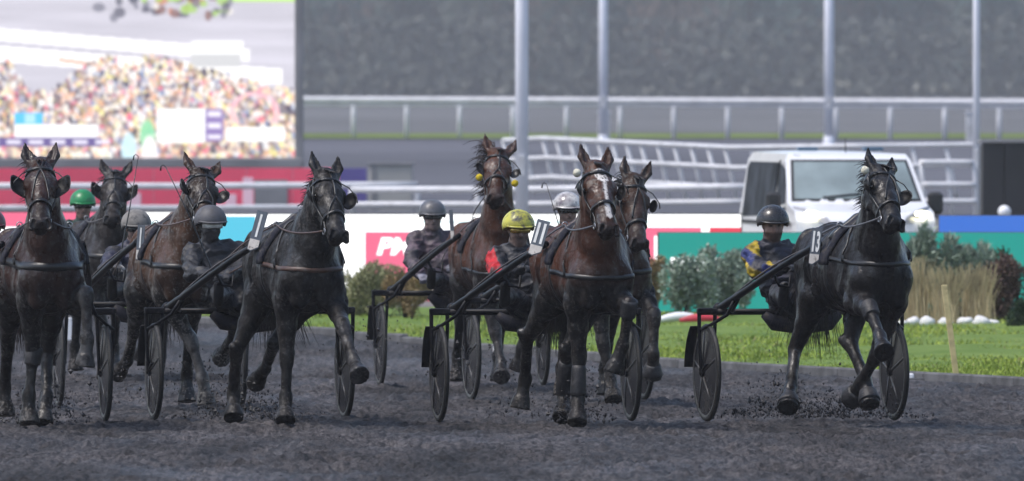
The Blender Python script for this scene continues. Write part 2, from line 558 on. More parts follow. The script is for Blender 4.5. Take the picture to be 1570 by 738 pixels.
# near track with hoof-churned relief
xs = np.concatenate([np.arange(-13, -5, .2), np.arange(-5, 5, .042), np.arange(5, 11, .2)]); yy = np.concatenate([np.arange(40, 62, .5), np.arange(62, 100, .085), np.arange(100, 150, .35)])
X, Yg = np.meshgrid(xs, yy, indexing='ij')
P3 = np.stack([X.ravel(), Yg.ravel(), np.zeros(X.size)], 1)
z = (fnoise(P3 * np.array([1, .55, 1]), 1.3, 3, 3) - .5) * .045 + (fnoise(P3 * np.array([1, .6, 1]), 7, 8, 3) - .5) * .045
dent = np.clip(fnoise(P3 * np.array([1, .45, 1]), 3.4, 21, 2) - .57, 0, .2) * -.40
z = z + dent + (rng.random(len(P3)) ** 3 - .25) * .034 * (.3 + 1.4 * fnoise(P3, .9, 66, 3))
z = z.reshape(X.shape)
ker = 4.64 - (Yg - 94.5) / 3.45
z = np.where(X > ker - .25, z * .3, z)
zb = np.interp(Yg.ravel(), [p[0] for p in PROF], [p[1] for p in PROF]).reshape(X.shape); zb = np.maximum(zb, 0)
Vt = np.stack([X, Yg, z + zb], -1).reshape(-1, 3)
ni, nj = X.shape
I = np.arange(ni * nj).reshape(ni, nj)
Qt = np.stack([I[:-1, :-1], I[1:, :-1], I[1:, 1:], I[:-1, 1:]], -1).reshape(-1, 4)
keep = (X[:-1, :-1] < ker[:-1, :-1] + .10).ravel()
Qt = Qt[keep]
used = np.unique(Qt); remap = np.full(len(Vt), -1); remap[used] = np.arange(len(used))
tr = link('race_track', np_mesh('race_track', Vt[used], remap[Qt], ground_mat(), True)); tag(tr, kind='structure')


def track_z(x, y):
    p = np.array([[x, y, 0.]])
    return float((fnoise(p * np.array([1, .55, 1]), 1.3, 3, 3) - .5)[0] * .045)


# loose clods lying on the track and mud thrown up by the hooves
def clods(name, pts, sizes, mat, label):
    V = []; Q = []
    base = np.array([(1, 0, 0), (-1, 0, 0), (0, 1, 0), (0, -1, 0), (0, 0, 1), (0, 0, -1)], float)
    fc = [(0, 2, 4), (2, 1, 4), (1, 3, 4), (3, 0, 4), (2, 0, 5), (1, 2, 5), (3, 1, 5), (0, 3, 5)]
    for p, s in zip(pts, sizes):
        o = len(V); q = base * s * rng.uniform(.55, 1.3, (6, 3)); a = rng.uniform(0, 6.28); c_, s_ = math.cos(a), math.sin(a)
        q = q @ np.array([[c_, -s_, 0], [s_, c_, 0], [0, 0, 1]])
        V += list(q + np.array(p)); Q += [tuple(i + o for i in f) for f in fc]
    o = link(name, np_mesh(name, V, Q, mat, False)); tag(o, label, None, None, 'stuff'); return o


MS['clod'] = M('wet_mud_clod', (.02, .019, .022), .55, .4, .4, 20)
pts = []; sz = []
for i in range(2000):
    y = 62 + 50 * rng.random() ** 1.4; x = rng.uniform(-y * .05 - .3, y * .05 + .3)
    if x > kerb_x(y) - .1: continue
    cl = fnoise(np.array([[x, y * .4, 0]]), 1.1, 77, 3)[0]
    if cl < .48: continue
    s = rng.uniform(.004, .013) * (2.0 if rng.random() < .05 else 1); pts.append((x, y, track_z(x, y) + s * .2)); sz.append(s * np.array([1, 1.2, .6]))
clods('loose_mud_clods', pts, sz, MS['clod'], 'small dark clods scattered over the churned track')

# kerb of low timber edging
mb = MB()
MS['kerb'] = M('weathered_edging', (.10, .10, .105), .85, .2, .3, 5, bump=.4, bs=40)
kp = [(kerb_x(y) + .12, y, gz(y)) for y in np.arange(70, 150, 2.5)]
KO = None
for i in range(len(kp) - 1):
    a, b = Vector(kp[i]), Vector(kp[i + 1]); a.z = max(a.z, -.0); b.z = max(b.z, 0)
    if KO is None: KO = tag(empty('kerb', (0, 0, 0)), kind='structure')
    c = (a + b) / 2; d = b - a; rot = Matrix.Rotation(math.atan2(d.y, d.x), 3, 'Z')
    MB().box(c + Vector((0, 0, .02)), (d.length - .02, .10, .11), rot, bev=.015).build('edging_board', MS['kerb'], KO)
MS['white'] = M('white_paint', (.74, .74, .76), .5, .4, .08, 4)
MS['whited'] = M('weathered_white_paint', (.50, .50, .52), .6, .3, .2, 3)

# grass verge: soil sheet plus blades
MS['turf'] = M('turf_soil', (.09, .15, .03), .9, .1, .4, 1.5, c2=(.14, .20, .05), bump=.6, bs=20)
ysg = np.arange(70, 133, 2.0); V = []; Fc = []
for y in ysg:
    for x in np.linspace(0, 1, 14): V.append((kerb_x(y) + .16 + x * 30, y, max(gz(y), 0) + .012 + .05 * math.sin(x * 37 + y * .7) * min(1, x * 8)))
for i in range(len(ysg) - 1):
    for j in range(13): Fc.append((i * 14 + j, i * 14 + j + 1, (i + 1) * 14 + j + 1, (i + 1) * 14 + j))
tag(MB().add(V, Fc).build('verge', MS['turf'], None, True), kind='structure')
MS['blade'] = M('grass_blades', (0, 0, 0), .6, .3, .2, 3, attr='coat')
N = 52000
by = 84 + (129 - 84) * rng.random(N) ** .9; bx = kerb_x(by) + .18 + rng.random(N) ** 1.2 * (np.maximum(by * .052 - kerb_x(by), 0) + .4)
hgt = rng.uniform(.02, .05, N) * (.7 + .8 * fnoise(np.stack([bx, by * .5, by * 0], 1), .8, 5, 3)); an = rng.uniform(0, 6.28, N); wd = rng.uniform(.007, .016, N)
bz = np.array([max(gz(y), 0) for y in by]) + .0
ln = rng.normal(0, .03, (N, 2))
A = np.stack([bx - np.cos(an) * wd, by - np.sin(an) * wd, bz], 1); B = np.stack([bx + np.cos(an) * wd, by + np.sin(an) * wd, bz], 1); C_ = np.stack([bx + ln[:, 0], by + ln[:, 1], bz + hgt], 1)
Vg = np.stack([A, B, C_], 1).reshape(-1, 3); Qg = np.arange(3 * N).reshape(-1, 3)
tint = fnoise(np.stack([bx, by * .35, by * 0], 1), .55, 50, 3)[:, None]; jit = rng.random((N, 1))
gc = np.array([[.12, .18, .018]]) * (1 - tint) + np.array([[.25, .30, .04]]) * tint
gc = gc * (.8 + .7 * jit); dry = (rng.random((N, 1)) < .06); gc = np.where(dry, np.array([[.20, .19, .07]]), gc)
tag(link('grass', np_mesh('grass', Vg, Qg, MS['blade'], False, {'coat': np.repeat(gc, 3, 0)})), 'short bright green grass of the infield verge', None, None, 'stuff')


# ------------------------------------------------------------------ planting on the verge
def bush(name, px0, px1, py0, py1, Y, cols, n, leaf, label, cat='shrub', depth=.8, spiky=0.0, lumps=9, group=None, seed=1):
    """many small leaf faces on overlapping lumps round a few stems"""
    r = np.random.default_rng(seed); n = int(n * 2.2); leaf *= .8
    a = at(px0, py1, Y); b = at(px1, py0, Y); z0 = gz(Y); top = b.z; w = (b.x - a.x) / 2; cx = (a.x + b.x) / 2; hh = top - z0
    root = empty(name, (cx, Y, z0)); tag(root, label, cat, group)
    cen = np.stack([r.uniform(-.72, .72, lumps) * w, r.uniform(-.6, .6, lumps) * depth * w, r.uniform(.25, .72, lumps) * hh], 1)
    rad = np.stack([r.uniform(.25, .42, lumps) * w, r.uniform(.25, .42, lumps) * w, r.uniform(.24, .34, lumps) * hh], 1)
    cen[:, 2] = np.minimum(cen[:, 2], hh - rad[:, 2] * .9); cen[0] = (0, 0, hh * .62)
    li = r.integers(0, lumps, n); d = r.normal(size=(n, 3)); d /= np.linalg.norm(d, axis=1, keepdims=True)
    rr_ = r.uniform(.55, 1.05, (n, 1)) ** .6
    P = cen[li] + d * rad[li] * rr_ + r.normal(0, .012, (n, 3))
    P[:, 2] = np.abs(P[:, 2])
    ax = d * (.5 + spiky) + r.normal(0, .5, (n, 3)) + np.array([0, 0, .35 + spiky]); ax /= np.linalg.norm(ax, axis=1, keepdims=True)
    sd = np.cross(ax, r.normal(size=(n, 3))); sd /= np.linalg.norm(sd, axis=1, keepdims=True) + 1e-9
    l = leaf * r.uniform(.6, 1.5, (n, 1)) * (1 + spiky); wv = leaf * .32 * r.uniform(.6, 1.3, (n, 1)) / (1 + spiky)
    Vq = np.stack([P - sd * wv * .4, P + ax * l * .5 - sd * wv, P + ax * l, P + ax * l * .5 + sd * wv], 1).reshape(-1, 3)
    Qq = np.arange(4 * n).reshape(-1, 4)
    c0, c1 = np.array(cols[0]), np.array(cols[1]); t = r.random((n, 1)) * .6 + .4 * r.random(lumps)[li][:, None]
    cc = c0 * (1 - t) + c1 * t
    link('crown', np_mesh('crown', Vq, Qq, MS['blade'], False, {'coat': np.repeat(cc, 4, 0)}), root)
    st = MB()
    for k in range(6):
        q = cen[r.integers(0, lumps)]; st.tube([(q[0] * .25, q[1] * .25, 0), (q[0] * .6, q[1] * .6, q[2] * .55), tuple(q)], [.022, .016, .007], 6)
    st.build('stem', MS['bark'], root, True)
    return root


MS['bark'] = M('bush_bark', (.05, .035, .025), .9, .1, .3, 20)
GG = ((.17, .22, .175), (.33, .39, .315)); OL = ((.17, .18, .08), (.34, .33, .18)); TAN = ((.17, .11, .05), (.36, .27, .13)); BR = ((.06, .035, .03), (.15, .09, .07)); DG = ((.012, .03, .012), (.04, .075, .03))
PS = 'shrubs on the verge'
bush('juniper_shrub', 1008, 1100, 395, 474, 124.5, GG, 2600, .065, 'low grey green shrub at the left end of the green board', group=PS, seed=1)
bush('juniper_shrub', 1070, 1165, 378, 474, 125.5, GG, 3000, .065, 'grey green shrub behind the driver in blue and yellow', group=PS, seed=2)
bush('juniper_shrub', 1375, 1455, 352, 468, 126, GG, 3000, .075, 'tallest grey green shrub, right of the horse number 13', group=PS, seed=3, spiky=.4)
bush('juniper_shrub', 1440, 1522, 366, 468, 126, GG, 2800, .075, 'grey green shrub between the tallest shrub and the brown one', group=PS, seed=4, spiky=.4)
bush('brown_shrub', 1505, 1590, 386, 474, 125, BR, 3000, .05, 'reddish brown bare looking shrub near the right edge', group=PS, seed=5, lumps=8)
bush('dark_hedge_shrub', 1498, 1560, 372, 420, 128, DG, 1500, .05, 'dark green top of a shrub behind the brown one', group=PS, seed=6)
bush('box_shrub', 1545, 1600, 456, 498, 121, DG, 1500, .04, 'small dark green clipped shrub cut by the right edge', group=PS, seed=7)
bush('round_hedge_shrub', 520, 628, 391, 484, 126.5, OL, 4600, .05, 'rounded olive green shrub under the pink board', group=PS, seed=8, lumps=12)
bush('russet_shrub', 585, 664, 415, 484, 125, TAN, 2600, .05, 'russet shrub beside the olive one, behind the furthest driver', group=PS, seed=9)
bush('round_hedge_shrub', 430, 545, 405, 484, 127.5, OL, 3600, .05, 'olive green shrub mostly behind the mud dulled black horse', group=PS, seed=18, lumps=12)
bush('russet_shrub', 985, 1020, 390, 478, 127, TAN, 1500, .05, 'narrow tan shrub just left of the green board', group=PS, seed=19)


def tuft(px0, px1, py0, py1, Y, label, seed, n=260):
    r = np.random.default_rng(seed); a = at(px0, py1, Y); b = at(px1, py0, Y); z0 = gz(Y); cx = (a.x + b.x) / 2; w = (b.x - a.x) / 2; hh = b.z - z0
    V = []; Q = []
    for i in range(n):
        o = len(V); x = r.normal(0, w * .35); y = r.normal(0, .12); lx = x * .8 + r.normal(0, w * .35); h_ = hh * r.uniform(.65, 1.25); wv = .005
        V += [(x - wv, y, 0), (x + wv, y, 0), ((x + lx) / 2 + wv, y + .02, h_ * .6), ((x + lx) / 2 - wv, y + .02, h_ * .6), (lx * 1.25 + .003, y, h_), (lx * 1.25 - .003, y, h_)]
        Q += [(o, o + 1, o + 2, o + 3), (o + 3, o + 2, o + 4, o + 5)]
    cc = np.repeat(np.array([[.48, .38, .22]]) * r.uniform(.5, 1.3, (n, 1)), 6, 0)
    root = tag(empty('ornamental_grass', (cx, Y, z0)), label, 'grass tuft', 'dry grass tufts')
    link('blades', np_mesh('blades', V, Q, MS['blade'], False, {'coat': cc}), root)


tuft(1376, 1432, 412, 480, 123.5, 'dry tan grass tuft against the chest of number 13', 31)
tuft(1425, 1480, 425, 480, 123.2, 'dry tan grass tuft behind the yellow stake', 32)
tuft(1470, 1525, 420, 480, 123.6, 'dry tan grass tuft in front of the brown shrub', 33)

MS['stone'] = M('white_boulder', (.62, .61, .60), .8, .3, .2, 6, bump=.5, bs=12)
for i, (px, w) in enumerate([(1352, 20), (1384, 16), (1400, 24), (1422, 28), (1449, 22), (1480, 26), (1505, 30), (1524, 18)]):
    Y = 122.3 + (i % 3) * .25; p = at(px, 480, Y); s = w / 2 / (FPX / Y)
    b = MB(); b.ball((0, 0, .0), (s, s * .8, s * .62), 12, 8)
    r = random.Random(i); ph = [r.uniform(0, 6) for _ in range(6)]
    b.v = [(x * (1 + .18 * math.sin(7 * x / s + ph[0]) * math.cos(4 * z_ / s + ph[1])), y, z_ * (1 + .22 * math.sin(3 * x / s + ph[2]))) for x, y, z_ in b.v]
    o = b.build('white_boulder', MS['stone'], None, True, (p.x, Y, gz(Y) + s * .35))
    places = ['largely behind number 13, first of the row', 'second of the row from number 13', 'third of the row from number 13', 'fourth of the row, left of the yellow stake', 'right beside the yellow stake', 'second right of the yellow stake', 'widest, under the brown shrub', 'last of the row at the right']
    tag(o, 'pale boulder edging the planting, ' + places[i], 'boulder', 'pale edging boulders')

# striped roll lying at the left end of the planting
MS['red'] = M('red_plastic', (.45, .03, .05), .5, .4, .15, 8)
SR = empty('striped_edging_roll', (at(1055, 480, 123).x, 123, gz(123))); tag(SR, 'low red and white edging roll beneath the grey green shrubs', 'edging')
for k in range(2):
    m = MB(); P = []
    for i in range(15):
        u = i / 14; P.append((-.34 + u * .50 + k * .24, -.03 * k, .03 + .06 * math.sin(u * 2.2 + .3) * (1 - .35 * k)))
    m.tube(P, [.012 + .042 * math.sin(math.pi * min(1, .15 + i / 14 * .8)) for i in range(15)], 10); m.build('stripe', MS['white'] if k == 0 else MS['red'], SR, True)

# stakes
MS['stake'] = M('raw_yellow_timber', (.52, .42, .22), .7, .3, .2, 8, bump=.3, bs=40)
p = at(1467, 583, 97.5); t = at(1447, 437, 97.6)
m = MB(); d = Vector((t.x - p.x, .0, t.z - 0)); rot = Vector((0, 0, 1)).rotation_difference(d.normalized()).to_matrix()
root = tag(empty('marker_stake', (p.x, 97.5, 0)), 'leaning pale yellow timber stake at the track edge', 'stake')
m.box(d * .53, (.055, .03, d.length * .94), rot, bev=.004); m.build('post', MS['stake'], root)
MB().box(d * .03, (.06, .035, .06), rot, bev=.004).build('foot', M('dark_stake_foot', (.02, .02, .02), .6), root)
for px, py0, py1, Y, w, lb in ((762, 492, 574, 101, .075, 'short white marker post between the hooves of the starred bay'), (106, 487, 536, 116, .065, 'short white marker post seen under the left hand horses')):
    p = at(px, py1, Y); q = at(px, py0, Y); m = MB(); root = tag(empty('marker_post', (p.x, Y, p.z)), lb, 'post', 'white marker posts')
    m.box((0, 0, (q.z - p.z) / 2), (w, .03, q.z - p.z), bev=.008); m.build('post', MS['white'], root)
    MB().box((0, 0, -.0), (w * 1.25, .06, .04), bev=.006).build('foot', MS['whited'], root)
p = at(1388, 585, 96.8)
root = tag(empty('kerb_marker', (p.x, 96.8, .02)), 'small white distance marker lying against the kerb', 'marker')
MB().box((0, 0, .03), (.16, .05, .05), bev=.01).build('block', MS['white'], root); MB().box((.05, -.02, .005), (.26, .09, .012), bev=.003).build('base', MS['kerb'], root)


# ------------------------------------------------------------------ advertising boards that glow
def led(name, c, s):
    m = bpy.data.materials.new(name); m.use_nodes = True; n = m.node_tree; b = n.nodes['Principled BSDF']
    tc = n.nodes.new('ShaderNodeTexCoord'); br = n.nodes.new('ShaderNodeTexWave'); br.bands_direction = 'Z'; br.inputs['Scale'].default_value = 12.0
    n.links.new(tc.outputs['Object'], br.inputs['Vector'])
    mx = n.nodes.new('ShaderNodeMix'); mx.data_type = 'RGBA'
    mx.inputs[6].default_value = tuple(x * .9 for x in c) + (1,); mx.inputs[7].default_value = (*c, 1); n.links.new(br.outputs[0], mx.inputs['Factor'])
    b.inputs['Base Color'].default_value = (.02, .02, .02, 1); b.inputs['Roughness'].default_value = .5
    n.links.new(mx.outputs[2], b.inputs['Emission Color']); b.inputs['Emission Strength'].default_value = s * .52
    return m


LD = dict(green=led('led_green', (.002, .37, .31), .9), white=led('led_white', (1, 1, 1), 1.7), pink=led('led_pink', (1.0, .17, .31), 1.0), cyan=led('led_cyan', (.10, .62, .85), 1.0), blue=led('led_blue', (.04, .17, .70), 1.0), red=led('led_red', (.9, .06, .11), 1.0), pale=led('led_pale', (.62, .92, .95), 1.2))
MS['case'] = M('board_casing', (.03, .03, .035), .6)


def board(label, Y, px0, px1, py0, py1, panels, texts=()):
    """a row of lit cabinets; panels: (px0, px1, py0, py1, colour) drawn on its face"""
    a = at(px0, py1, Y); b = at(px1, py0, Y); cx = (a.x + b.x) / 2
    root = tag(empty('advertising_board', (cx, Y, a.z)), label, 'board', 'lit advertising boards')
    MB().box((0, .10, (b.z - a.z) / 2), (b.x - a.x, .18, b.z - a.z), bev=.01).build('casing', MS['case'], root)
    for k in range(int((b.x - a.x) / 1.9) + 1):
        x = a.x - cx + .3 + k * 1.9
        MB().tube([(x, .19, .9 * (b.z - a.z)), (x, .55, -.05)], .025, 6).build('strut', MS['case'], root, True)
    for i, (x0, x1, y0, y1, c) in enumerate(panels):
        p = at(x0, y1, Y); q = at(x1, y0, Y); dpt = .004 + .004 * i
        MB().box(((p.x + q.x) / 2 - cx, -dpt / 2 + .009, (p.z + q.z) / 2 - a.z), (q.x - p.x, dpt, q.z - p.z)).build('lit_panel', LD[c], root)
    for (s, px, py, hpx, c, shr, bold) in texts:
        me = make_text(s, 1.0, bold, shr, .001); xs_ = [v.co.y for v in me.vertices]; k = hpx * Y / FPX / (max(xs_) - min(xs_)); ym = (max(xs_) + min(xs_)) / 2
        p = at(px, py, Y); xc = [v.co.x for v in me.vertices]; x0 = min(xc)
        for v in me.vertices: v.co = Vector(((v.co.x - x0) * k * 1.15 + p.x - cx, -.030 - v.co.z, (v.co.y - ym) * k + p.z - a.z))
        me.materials.append(LD[c]); link('lettering', me, root)


board('green lit board at the right with a white letter behind the shrubs', 129, 1008, 1660, 356, 480, [(1010, 1658, 357, 478, 'green')], [('PMU', 1028, 408, 26, 'white', 0.0, .04)])
board('white and pink lit board running across the middle, behind the green one', 137, 300, 1138, 327, 480,
      [(302, 1136, 329, 470, 'white'), (302, 505, 350, 470, 'pale'), (302, 392, 332, 375, 'cyan'), (500, 1000, 339, 342, 'pale'), (560, 700, 356, 470, 'pink'), (880, 1075, 349, 470, 'pink'), (1003, 1010, 362, 410, 'white'), (1088, 1136, 349, 470, 'red')],
      [('PMU', 577, 378, 28, 'white', .25, .05), ('PMU', 640, 440, 20, 'white', .25, .05)])
board('pink lit board behind the left hand horses', 141, -60, 298, 324, 480, [(-58, 296, 326, 470, 'white'), (-58, 210, 326, 348, 'pink'), (214, 296, 340, 470, 'pale')])
board('narrow blue lit board on top of the wall at the right', 132, 1440, 1660, 330, 362, [(1440, 1658, 331, 361, 'blue')])
# wall carrying it
p0 = at(1425, 345, 134); p1 = at(1700, 345, 134)

# ------------------------------------------------------------------ rails
MS['rail'] = M('white_plastic_rail', (.58, .58, .61), .45, .4, .12, 2, mud=.12, mudc=(.35, .35, .36), muds=2)


def rail(name, label, pts, rails, rad, post_dx, post_h, lean=(0, 0), prad=None, cat='fence', z_of=gz):
    """pts: ground line; rails: heights; posts every post_dx along"""
    root = tag(empty(name, pts[0]), label, cat); o = Vector(pts[0])
    L_ = [0]
    for i in range(len(pts) - 1): L_.append(L_[-1] + (Vector(pts[i + 1]) - Vector(pts[i])).length)
    def along(s):
        for i in range(len(pts) - 1):
            if s <= L_[i + 1] + 1e-6: return Vector(pts[i]).lerp(Vector(pts[i + 1]), (s - L_[i]) / (L_[i + 1] - L_[i]))
        return Vector(pts[-1])
    n = max(2, int(L_[-1] / post_dx))
    for h_, r_ in zip(rails, rad):
        P = [along(L_[-1] * i / (4 * n)) + Vector((lean[0] * h_, lean[1] * h_ - .03, h_)) - o for i in range(4 * n + 1)]
        MB().tube(P, r_, 10).build('rail', MS['rail'], root, True)
    for i in range(n + 1):
        b = along(L_[-1] * i / n) - o
        MB().tube([b + Vector((0, 0, -.1)), b + Vector((lean[0] * post_h * .5, lean[1] * post_h * .5, post_h * .5)), b + Vector((lean[0] * post_h, lean[1] * post_h, post_h))], prad or .04, 8).build('post', MS['rail'], root, True)
    return root


def gline(pairs):      # (px, Y) -> ground points
    return [(at(px, HOR, Y).x, Y, gz(Y)) for px, Y in pairs]


# far rail on the opposite straight
rail('running_rail', 'long white running rail along the far straight below the dark wood', gline([(380, 333), (1700, 326)]), [1.22, 1.06], [.10, .045], 1.72, 1.2, prad=.075)
# the mesh of climbing rails in the middle distance
def lift(pairs): return [(at(px, py, Y).x, Y, at(px, py, Y).z) for px, py, Y in pairs]
rail('ladder_fence', 'broad white ladder fence with leaning posts behind the van', lift([(790, 292, 205), (850, 289, 204), (1000, 298, 200), (1140, 306, 197), (1330, 304, 196), (1520, 302, 196)]), [.98, .60, .22], [.046, .046, .046], .62, 1.0, lean=(-.24, .0), prad=.04)
rail('low_double_rail', 'low white double rail behind the lit boards in the middle', lift([(540, 322, 186), (800, 322, 184), (1150, 318, 182)]), [.36, .10], [.06, .05], 2.3, .38, prad=.06)
rail('white_guard_rail', 'single white guard rail crossing in front of the pink hoarding', lift([(-60, 320, 200), (300, 320, 200), (640, 318, 200)]), [.43, .02], [.065, .05], 3.3, .42, prad=.055)
rail('ladder_fence', 'white ladder fence between the van and the dark box', lift([(1420, 330, 188), (1500, 330, 188)]), [.95, .55, .25], [.05, .05, .05], .5, 1.0, lean=(-.1, 0), prad=.035)

# far straight: grey track and pale field beyond
MS['fartrack'] = M('far_cinder_track', (.085, .085, .10), .9, .2, .2, .05)
V = []; Fc = []
yy2 = [215, 235, 260, 290, 318, 329]
for y in yy2:
    for x in (-120, -40, 0, 40, 120): V.append((x, y, gz(y) + .03))
for i in range(len(yy2) - 1):
    for j in range(4): Fc.append((i * 5 + j, i * 5 + j + 1, i * 5 + 6 + j, i * 5 + 5 + j))
tag(MB().add(V, Fc).build('far_track', MS['fartrack'], None, True), kind='structure')
MS['strip'] = M('far_grass_strip', (.13, .17, .05), .95, .1, .25, .3)
MB_ = MB().add([(-150, 329.5, gz(329.5) + .05), (150, 329.5, gz(329.5) + .05), (150, 345, gz(345) + .05), (-150, 345, gz(345) + .05)], [(0, 1, 2, 3)])
tag(MB_.build('far_verge', MS['strip']), kind='structure')
MS['field'] = M('far_grey_field', (.12, .12, .125), .95, .1, .2, .06)
V = []; Fc = []
yy2 = [345.5, 400, 420, 700, 1190]
for y in yy2:
    for x in (-260, 0, 260): V.append((x, y, gz(y) + .06))
for i in range(len(yy2) - 1):
    for j in range(2): Fc.append((i * 3 + j, i * 3 + j + 1, i * 3 + 4 + j, i * 3 + 3 + j))
tag(MB().add(V, Fc).build('far_training_track', MS['field'], None, True), kind='structure')

# far wood: one dark mass of conifers and bare crowns
r = np.random.default_rng(40); Vq = []; cc = []; trunks = MB()
nT = 190
for i in range(nT):
    Y = r.uniform(1180, 1420); x = r.uniform(-66, 66) * Y / 1180; h_ = r.uniform(24, 34); w = r.uniform(4.0, 8.0); z0 = gz(Y)
    con = r.random() < .45; n = 1150
    u = r.random(n) ** .8; zz = z0 + h_ * (.06 + .94 * u) if con else z0 + h_ * (.12 + .88 * u)
    rad = (w * (1.05 - u) if con else w * np.sin(np.pi * np.clip(u * .85 + .12, 0, 1)) ** .6) * np.sqrt(r.random(n)) * 1.1
    a = r.uniform(0, 6.28, n); P = np.stack([x + rad * np.cos(a), Y + rad * np.sin(a), zz], 1)
    l = r.uniform(.3, .7, (n, 1)); nn_ = np.array([0, -.7, .7]) + r.normal(0, .35, (n, 3)); ax = np.array([0, 0, 1.]) + r.normal(0, .35, (n, 3))
    sd = np.cross(ax, nn_); sd /= np.linalg.norm(sd, axis=1, keepdims=True); ax = np.cross(nn_, sd); ax /= np.linalg.norm(ax, axis=1, keepdims=True); ax *= 1.7
    Vq.append(np.stack([P - sd * l * .4, P + ax * l, P + sd * l * .4, P - ax * l], 1).reshape(-1, 3))
    c0 = np.array((.052, .078, .072)) if con else (np.array((.12, .095, .078)) if r.random() < .45 else np.array((.085, .095, .082)))
    cc.append(np.repeat(c0[None] * r.uniform(.65, 1.25) * r.uniform(.88, 1.12, (n, 1)), 4, 0))
    trunks.tube([(x, Y, z0 - .2), (x + r.uniform(-.3, .3), Y, z0 + h_ * .5), (x + r.uniform(-.5, .5), Y, z0 + h_ * .95)], [.4, .28, .08], 6)
n = 12000; P = np.stack([r.uniform(-80, 80, n), r.uniform(1165, 1185, n), 0 * np.zeros(n)], 1); P[:, 2] = [gz(q) for q in P[:, 1]]; P[:, 2] += 9 * r.random(n) ** 1.3
ax = r.normal(size=(n, 3)); sd = r.normal(size=(n, 3)); l = r.uniform(.4, 1.0, (n, 1)); ax /= np.linalg.norm(ax, axis=1, keepdims=True); sd = np.cross(ax, sd); sd /= np.linalg.norm(sd, axis=1, keepdims=True)
Vq.append(np.stack([P - sd * l * .4, P + ax * l, P + sd * l * .4, P - ax * l], 1).reshape(-1, 3)); cc.append(np.repeat(np.array([[.075, .08, .07]]) * r.uniform(.7, 1.3, (n, 1)), 4, 0))
Vq = np.concatenate(Vq); wood = link('woodland', np_mesh('woodland', Vq, np.arange(len(Vq)).reshape(-1, 4), M('far_foliage', (0, 0, 0), .9, .05, .12, .12, attr='coat'), False, {'coat': np.concatenate(cc)}))
tag(wood, 'dark hazy wood of conifers and bare trees closing the background', None, None, 'stuff')
tk = trunks.build('trunks', MS['bark'], wood, True); tag(tk, kind='stuff')

# lamp and flag masts
MS['mast'] = M('galvanised_mast', (.74, .75, .82), .55, .3, .08, .8)
for px, w, Y, yb, lb in ((800, 20, 178, 330, 'thickest pale grey mast, just right of the starred bay'), (925, 13.5, 322, 215, 'slim grey mast rising above the blazed bay'), (1271, 14.5, 320, 216, 'grey mast standing behind the roof of the van'), (1497, 10.5, 190, 330, 'thinnest pale mast beside the dark box at the right')):
    p = at(px, yb, Y); rad = w / 2 * Y / FPX; root = tag(empty('mast', (p.x, Y, min(p.z, gz(Y)))), lb, 'mast', 'grey masts')
    z0 = 0
    MB().tube([(0, 0, z0), (0, 0, 4), (.0, 0, 14)], [rad * 1.02, rad, rad * .8], 20).build('shaft', MS['mast'], root, True)
    MB().lathe([(rad * 1.0, .22), (rad * 1.12, .20), (rad * 1.18, 0), (rad * 1.4, 0), (rad * 1.4, -.05)], (0, 0, .05), 'z', 20).build('base_collar', MS['mast'], root, 'auto')
    MB().box((0, -rad * 1.02, 1.3), (rad * .9, .03, .35), bev=.005).build('hatch', MS['whited'], root)

# pale cabinets by the masts on the far straight
for px, lb in ((926, 'pale cabinet at the foot of the slim mast above the blazed bay'), (1490, 'pale cabinet on the far straight left of the dark box')):
    p = at(px, 214, 324); root = tag(empty('cabinet', (p.x, 324, gz(324))), lb, 'cabinet', 'pale far cabinets')
    MB().box((0, 0, .45), (.36, .3, .95), bev=.02).build('body', MS['whited'], root); MB().box((0, 0, .95), (.42, .36, .05), bev=.01).build('lid', MS['mast'], root)

